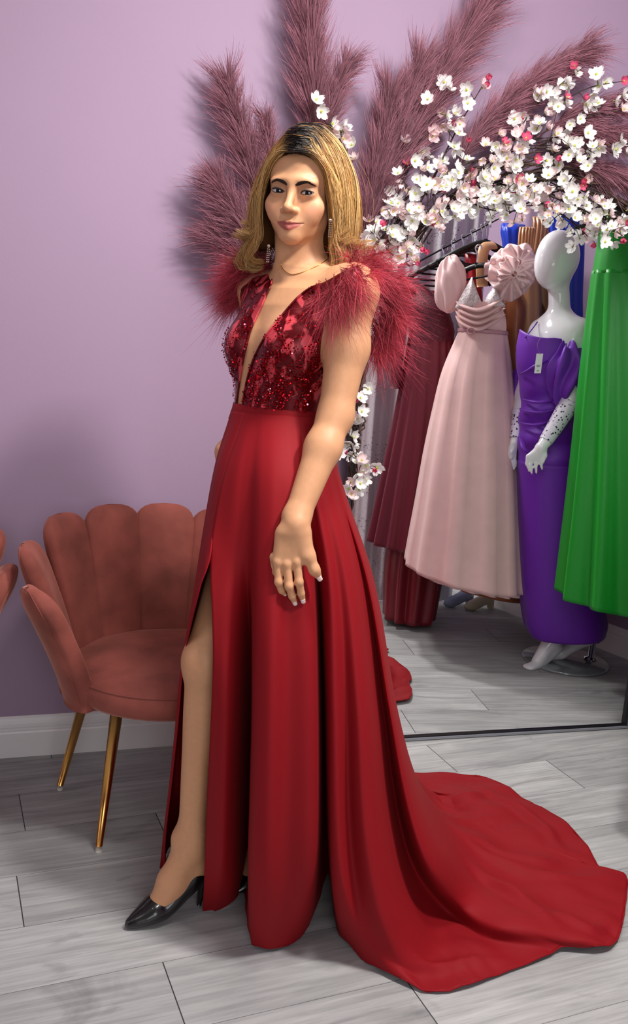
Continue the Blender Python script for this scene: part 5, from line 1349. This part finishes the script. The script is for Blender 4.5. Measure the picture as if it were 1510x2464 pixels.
# bronze satin gowns behind it
t = rthing('bronze_gown', 'bronze satin gown with tan ruched strap between the blush gown and the mannequin', 'gown', FL(1225, 1450), MG)
g = Geo(); cloth_rows(g, [(1196, 1240, 690, 4.16, .06), (1205, 1262, 740, 4.16, .09), (1205, 1258, 800, 4.16, .085), (1190, 1275, 900, 4.16, .10), (1140, 1290, 1150, 4.14, .13), (1090, 1290, 1425, 4.1, .15)], 8, .01, .09, m=60, n=200, seed=7, hem_tilt=-.1); rpart(g, 'dress', M_bronze, t, th=.002)
g = Geo().add(*tube(crom([P(1160, 690, 4.1), P(1158, 640, 4.1), P(1166, 596, 4.12), P(1188, 590, 4.16)], 20), [.025]*20, 12, flat=.4)); rpart(g, 'ruched_strap', M_tan, t)
t = rthing('copper_gown', 'second bronze satin gown half hidden behind the white mannequin head', 'gown', FL(1275, 1460), MG)
g = Geo(); cloth_rows(g, [(1236, 1300, 680, 4.25, .06), (1250, 1318, 745, 4.25, .09), (1252, 1312, 800, 4.25, .085), (1250, 1330, 900, 4.25, .10), (1240, 1340, 1150, 4.25, .13), (1230, 1340, 1400, 4.25, .14)], 8, .01, .09, m=60, n=200, seed=8); rpart(g, 'dress', M_bronze, t, th=.002)
def strap_loop(name, label, pts, w, m, tuck=None, gl=MG):
    t = rthing(name, label, 'gown', pts[-1], gl)
    pts = crom(pts, 26); v = []
    for i, p in enumerate(pts):
        for j in range(37):
            u = j/36*2 - 1; v.append(p + np.array([u*w, -.018*math.sqrt(max(0, 1 - u*u)) + .006*math.cos(u*17 + i*.08), 0]))
    g = Geo().add(v, grid_faces(26, 37)); rpart(g, 'shoulder_drape', m, t, th=.003); return t
def hang(t, rows, m, name='dress', **k):
    g = Geo(); cloth_rows(g, rows, **k); rpart(g, name, m, t, th=.002)
t = strap_loop('tan_gown', 'pale tan satin gown with gathered shoulder above the blush sleeve', [P(1268, 548, 4.08), P(1266, 562, 4.06), P(1264, 590, 4.06), P(1262, 625, 4.08), P(1262, 660, 4.12)], .034, M_tan)
hang(t, [(1240, 1290, 600, 4.16, .04), (1236, 1300, 700, 4.18, .07), (1234, 1300, 900, 4.2, .08), (1225, 1310, 1200, 4.22, .10), (1215, 1310, 1395, 4.22, .10)], M_tan, nf=7, amp0=.02, amp1=.08, seed=9)
t = strap_loop('camel_gown', 'camel satin gown with a wide pleated shoulder in front of the blue gown', [P(1304, 524, 4.16), P(1306, 540, 4.13), P(1303, 575, 4.13), P(1298, 620, 4.15), P(1296, 660, 4.18)], .044, M_tan)
hang(t, [(1276, 1332, 580, 4.22, .04), (1272, 1336, 700, 4.24, .07), (1270, 1338, 900, 4.26, .08), (1262, 1340, 1200, 4.28, .10), (1256, 1345, 1390, 4.28, .10)], M_tan, nf=7, amp0=.02, amp1=.08, seed=10)
t = rthing('blue_gown', 'royal blue satin gown with gathered shoulders at the back of the rail', 'gown', FL(1355, 1450), MG)
hang(t, [(1324, 1392, 500, 4.10, .05), (1320, 1400, 540, 4.10, .08), (1320, 1400, 620, 4.10, .09), (1322, 1396, 720, 4.10, .09), (1312, 1400, 950, 4.10, .10), (1300, 1400, 1380, 4.10, .12)], M_blue, nf=9, amp0=.07, amp1=.09, seed=11)
t = rthing('cobalt_gown', 'royal blue gown with beaded strap on the hangers left of the tan gowns', 'gown', FL(1235, 1450), MG)
hang(t, [(1208, 1262, 540, 4.31, .03), (1206, 1256, 560, 4.31, .05), (1212, 1250, 600, 4.31, .05), (1210, 1256, 800, 4.31, .07), (1200, 1262, 1390, 4.31, .09)], M_blue, nf=9, amp0=.06, amp1=.08, seed=12)
t = rthing('red_gown', 'bright red gown on the hangers behind the blush neckline', 'gown', FL(1135, 1460), MG)
hang(t, [(1118, 1146, 612, 4.28, .02), (1120, 1150, 640, 4.28, .03), (1122, 1158, 700, 4.28, .05), (1110, 1165, 900, 4.28, .08), (1095, 1170, 1380, 4.28, .10)], M_redx, nf=7, amp0=.05, amp1=.08, seed=13)
# emerald gown, nearest the glass
t = rthing('emerald_gown', 'long emerald green satin gown hanging in front of the mannequin at the right edge', 'gown', FL(1440, 1640), MG)
YG = 3.50
g = Geo(); cloth_rows(g, [(1442, 1530, 548, YG, .05), (1440, 1540, 580, YG, .08), (1434, 1548, 620, YG, .095), (1428, 1556, 662, YG, .10)], 3, .005, .01, m=20); rpart(g, 'bodice', M_green, t, th=.002)
g = Geo(); cloth_rows(g, [(1428, 1556, 655, YG, .10), (1416, 1572, 760, YG, .12), (1400, 1592, 920, YG, .15), (1384, 1612, 1100, YG, .18), (1366, 1632, 1290, YG, .21), (1350, 1650, 1450, YG, .23)], 9, .035, .12, ph=.6, m=80, n=240, seed=5, hem_tilt=-.05, sharp=1.2); rpart(g, 'skirt', M_green, t, th=.002)
g = Geo()
for x in (1462, 1515): g.add(*tube(crom([P(x, 556, YG - .03), P(x + 4, 520, YG), P(x + 8, 498, YG + .02)], 12), [.010]*12, 8, flat=.3))
rpart(g, 'strap', M_green, t)
hanger('black hanger of the emerald gown behind the blossom at the right edge', P(1480, 470, YG + .03), P(1560, 500, YG) - P(1400, 500, YG + .05), .13, drop=.05)
# shoes under the rail
M_sh2 = mat('beige_shoe_leather', lin(206, 196, 168), rough=.5); M_sh3 = mat('navy_white_shoe', lin(150, 160, 190), rough=.4)
for nm, lab, px, py, m, hd in (('shoe', 'beige block heeled shoe standing under the bronze hem', 1158, 1466, M_sh2, .05), ('shoe', 'dark shoe with a pale strap under the blush hem', 1108, 1458, M_sh3, .03)):
    t = rthing(nm, lab, 'shoe', FL(px, py), 'shoes under the rail'); c = FL(px, py)
    g = Geo().add(*rtube([c + (-.10, -.05, .018), c + (-.05, -.03, .03), c + (.0, .0, .05), c + (.05, .03, .075)], [.004, .018, .024, .028, .030, .030, .030, .030, .030, .030, .031, .032, .032, .030, .024, .010], 14)); rpart(g, 'upper', m, t)
    g = Geo().add(*tube([c + (.045, .028, .06), c + (.05, .03, .0)], [.024, .020], 12)); rpart(g, 'heel', m, t)

# white mannequin
YM = 3.80
M_gloss = mat('white_gloss_fibreglass', lin(236, 236, 240), rough=.14, coat=.6, spec=.5)
man = rthing('mannequin', 'glossy white egg-head mannequin wearing the violet gown on a round glass base', 'mannequin', FL(1340, 1590))
mf_, ml_ = yaw_axes(52)
MM = np.array([ml_, mf_, [0, 0, 1.0]])
cen = P(1345, 900, YM)
mx = axis([(cen[0] - .36, cen[0] + .36, .006)]); my = axis([(YM - .30, YM + .36, .006)]); mz = axis([(-.005, .10, .003), (.10, .78, .006), (.78, 1.02, .0032), (1.02, 1.86, .005)])
fd = Field(mx, my, mz)
hd = P(1341, 626, YM); 
fd.ell(hd + (0, 0, .015), (.078, .100, .105), MM, .02); fd.ell(hd + mf_*.030 + (0, 0, -.045), (.058, .066, .075), MM, .05)
fd.cone(P(1346, 775, YM + .015), hd + np.array([.014, .022, -.05]), .046, .041, .03)
fd.cone(P(1350, 768, YM + .02), P(1396, 795, YM - .055), .030, .040, .035); fd.cone(P(1344, 768, YM + .02), P(1304, 795, YM + .09), .030, .038, .035)
fd.ell(P(1338, 820, YM), (.140, .085, .11), MM, .05); fd.ell(P(1325, 900, YM), (.115, .085, .13), MM, .05); fd.ell(P(1322, 980, YM), (.098, .078, .10), MM, .05); fd.ell(P(1328, 1080, YM), (.112, .085, .14), MM, .05)
# near arm and hand
eln = P(1369, 970, YM - .125); wrn = P(1312, 1062, YM - .165)
fd.chain([P(1398, 795, YM - .06), eln, wrn], [.045, .037, .024], .02)
def mh(x, y, d=0): return P(x, y, YM - .18 + d)
fd.cone(wrn, mh(1303, 1074), .024, .022, .012)
for x, y in ((1270, 1098), (1281, 1102), (1292, 1103), (1300, 1098)): fd.cone(mh(1299, 1078), mh(x, y), .0145, .0095, .014)
for pts in ([(1269, 1098), (1267, 1116), (1272, 1132)], [(1279, 1102), (1276, 1122), (1279, 1139)], [(1290, 1103), (1288, 1122), (1290, 1138)], [(1299, 1100), (1301, 1116), (1303, 1128)]):
    fd.chain([mh(*p) for p in pts], [.0092, .0080, .0060], .004)
fd.chain([mh(1309, 1080), mh(1310, 1096, -.004), mh(1306, 1112, -.006)], [.012, .010, .007], .008)
# far arm and hand
elf = P(1258, 945, YM + .11); wrf = P(1239, 1058, YM + .02)
fd.chain([P(1300, 795, YM + .09), elf, wrf], [.042, .035, .023], .02)
def mg(x, y, d=0): return P(x - 7, y - 2, YM + .01 + d)
for pts in ([(1243, 1068), (1228, 1096), (1226, 1114), (1231, 1128)], [(1243, 1068), (1234, 1098), (1233, 1118), (1236, 1131)], [(1243, 1068), (1239, 1098), (1240, 1118), (1243, 1130)], [(1244, 1068), (1244, 1096), (1246, 1114), (1247, 1124)]):
    fd.chain([mg(*p) for p in pts], [.017, .0095, .008, .006], .006)
fd.chain([mg(1242, 1070), mg(1236, 1090, -.012), mg(1236, 1104, -.014)], [.014, .010, .007], .006)
# legs
f1 = FL(1298, 1606, .02)
fd.chain([P(1320, 1150, YM - .02), P(1322, 1380, YM - .03), P(1326, 1535, YM - .02)], [.085, .052, .034], .03)
fd.ell(P(1330, 1552, YM - .02), (.030, .034, .034), MM, .02)
fd.cone(P(1326, 1540, YM - .02), P(1292, 1592, YM - .06), .036, .026, .02); fd.cone(P(1338, 1560, YM - .01), P(1296, 1600, YM - .05), .026, .022, .02)
for k, (x, y) in enumerate(((1262, 1603), (1267, 1606), (1272, 1608), (1278, 1609), (1284, 1608))): fd.cone(P(1293, 1598, YM - .065), P(x, y, FL(x, y, .012)[1] + .012), .020, .0105 - .0008*k, .006)
fd.chain([P(1360, 1150, YM + .04), P(1385, 1380, YM + .05), P(1408, 1520, YM + .05)], [.085, .052, .034], .03)
fd.cone(P(1408, 1520, YM + .05), P(1412, 1535, YM + .05), .034, .032, .02); fd.cone(P(1412, 1535, YM + .05), P(1350, 1572, YM + .03), .032, .024, .02); fd.cone(P(1350, 1572, YM + .03), P(1318, 1588, YM + .03), .022, .010, .02)
mv, mfc = fd.mesh(); mv = relax(mv, mfc, 2)
link('mannequin_body', refl(mv), mfc[:, ::-1], M_gloss, man)
M_gl = mat('smoked_glass_disc', lin(150, 160, 160), rough=.04, spec=.8, coat=1.0, metal=.35)
dc = FL(1358, 1592); g = Geo().add(*lathe([(0, 0), (.186, 0), (.190, .003), (.190, .009), (.186, .012), (0, .012)], 56, dc, cap=False)); rpart(g, 'base_disc', M_gl, man)
pc = FL(1420, 1590); g = Geo().add(*lathe([(.030, .012), (.030, .018), (.014, .022), (.0125, .22), (.010, .24)], 24, pc)); g.add(*ball(pc + (.016, -.01, .10), .014, 12, 8)); g.add(*ball(pc + (.016, -.01, .15), .013, 12, 8)); rpart(g, 'support_pole', M_chrome, man)
# violet gown
t = rthing('violet_gown', 'violet off-shoulder gown with draped waist and puffed sleeves on the mannequin', 'gown', FL(1330, 1550))
def body_cloth(rows, n=110, m=70, mode=0):
    q = crom(np.array([list((P(l, y, Y) + P(r, y, Y))/2) + [np.linalg.norm(P(r, y, Y) - P(l, y, Y))/2, d] for l, r, y, Y, d in rows]), m)
    th = np.linspace(0, 2*np.pi, n, endpoint=False); v = np.zeros((m, n, 3))
    for i in range(m):
        dr = 0
        for j, a in enumerate(th):
            s = q[i, 2] + .0
            fold = 0
            if mode == 1:                        # diagonal drapes across the waist
                fold = .011*math.sin((s*58) + 2.4*math.cos(a - 2.6))*np.exp(-((s - 1.04)/.17)**2)*(.4 + .6*max(0, -math.sin(a)))
            v[i, j] = [q[i, 0] + math.cos(a)*(q[i, 3] + fold), q[i, 1] + math.sin(a)*(q[i, 4] + fold), q[i, 2]]
    return v, [f[::-1] for f in grid_faces(m, n, False, True)]
v, f = body_cloth([(1250, 1386, 806, YM, .108), (1243, 1392, 840, YM, .115), (1242, 1392, 880, YM, .114), (1249, 1386, 925, YM, .105), (1253, 1380, 965, YM, .098), (1250, 1384, 1010, YM, .105), (1246, 1394, 1060, YM, .122), (1245, 1404, 1120, YM, .130)], mode=1)
top = v[:110]
for j in range(110): v[j, 2] if False else None
v = v.reshape(70, 110, 3); 
for j in range(110): v[:8, j, 2] += (np.linspace(1, 0, 8)**1.5)*(.016*math.cos(2*math.pi*j/110*2 + .6) - .03*max(0, math.cos(2*math.pi*j/110)))
rpart(Geo().add(v.reshape(-1, 3), f), 'bodice', M_purple, t, th=.003)
g = Geo()
v = cloth_rows(g, [(1245, 1403, 1112, YM, .131), (1246, 1412, 1200, YM, .135), (1248, 1428, 1310, YM, .14), (1252, 1444, 1420, YM, .145), (1262, 1457, 1500, YM, .145), (1274, 1452, 1526, YM, .14)], 5, .0, .035, m=60, n=160, seed=6, hem_tilt=.09); rpart(g, 'skirt', M_purple, t, th=.003)
for k, (a, b, c) in enumerate((((1256, 960), (1300, 968), (1368, 952)), ((1250, 985), (1300, 992), (1370, 975)), ((1248, 1016), (1290, 1022), (1350, 1004)), ((1250, 900), (1290, 880), (1330, 862)), ((1250, 1050), (1262, 1082), (1290, 1094)))):
    d = .112 if k < 3 else .118
    pts = [P(a[0], a[1], YM - d*.35), P((a[0] + b[0])/2, (a[1] + b[1])/2 + 2, YM - d*.85), P(b[0], b[1], YM - d*1.04), P(c[0], c[1], YM - d*.85)]
    rpart(Geo().add(*tube(crom(pts, 26), np.r_[np.linspace(.004, .012, 13), np.linspace(.012, .004, 13)], 10, flat=.6)), 'draped_fold', M_purple, t)
g = Geo(); puff(g, P(1361, 900, YM - .105), (.078, .070, .125), 3, 9, .16, .12); rpart(g, 'puff_sleeve', M_purple, t)
g = Geo(); puff(g, P(1262, 925, YM + .13), (.052, .055, .105), 5, 8, .12, -.05); rpart(g, 'puff_sleeve', M_purple, t)
M_sheer = bpy.data.materials.new('dotted_sheer_tulle'); M_sheer.use_nodes = True
_n = M_sheer.node_tree.nodes; _L = M_sheer.node_tree.links; _b = _n['Principled BSDF']; _tc = _n.new('ShaderNodeTexCoord')
_v = _n.new('ShaderNodeTexVoronoi'); _v.inputs['Scale'].default_value = 75; _L.new(_tc.outputs['Object'], _v.inputs['Vector'])
_r = _n.new('ShaderNodeValToRGB'); _e = _r.color_ramp.elements; _e[0].position = .26; _e[0].color = lin(30, 14, 46); _e[1].position = .32; _e[1].color = lin(222, 216, 232)
_L.new(_v.outputs['Distance'], _r.inputs[0]); _L.new(_r.outputs[0], _b.inputs['Base Color']); _b.inputs['Roughness'].default_value = .4
g = Geo().add(*rtube([eln + (0, -.004, .0), eln*.5 + wrn*.5 + (0, -.004, 0), wrn + (0, -.002, .002)], np.linspace(.042, .029, 20), 16, 20)); rpart(g, 'sheer_cuff', M_sheer, t)
g = Geo().add(*rtube([elf*.6 + wrf*.4, wrf + (0, -.002, .004)], np.linspace(.034, .027, 16), 16, 16)); rpart(g, 'sheer_cuff', M_sheer, t)
M_card = mat('white_card', lin(240, 240, 242), rough=.6); M_ink = mat('grey_ink', lin(120, 120, 126), rough=.7)
g = Geo(); a, b = P(1290, 851, YM - .135), P(1306, 851, YM - .135); hh = np.array([0, 0, -.078])
g.add([a, b, b + hh, a + hh, a + (0, .001, 0), b + (0, .001, 0), b + hh + (0, .001, 0), a + hh + (0, .001, 0)], [(3,2,1,0),(4,5,6,7),(0,1,5,4),(1,2,6,5),(2,3,7,6),(3,0,4,7)]); tg = rpart(g, 'price_tag', M_card, t, smooth=False); tg['label'] = 'white rectangular price tag on the violet bodice'
g = Geo()
for k, (u0, u1, w0, w1) in enumerate(((.25, .34, .58, .68), (.38, .47, .58, .68), (.51, .58, .58, .68), (.66, .74, .56, .68), (.36, .66, .86, .90))):
    q = lambda u, w: a + (b - a)*u + hh*w + np.array([0, -.0006, 0]); g.add([q(u0, w0), q(u0, w1), q(u1, w1), q(u1, w0)], [(0, 1, 2, 3)])
rpart(g, 'printed_price', M_ink, tg, smooth=False)
g = Geo().add(*rtube([P(1298, 853, YM - .136), P(1292, 830, YM - .125), P(1300, 812, YM - .10)], .0008, 5, 12)); rpart(g, 'tag_string', M_ink, tg)
g = Geo().add(*rtube([P(1262, 812, YM - .06), P(1276, 796, YM - .04), P(1292, 775, YM + .0)], .0028, 6, 12)); rpart(g, 'thin_strap', M_purple, t)
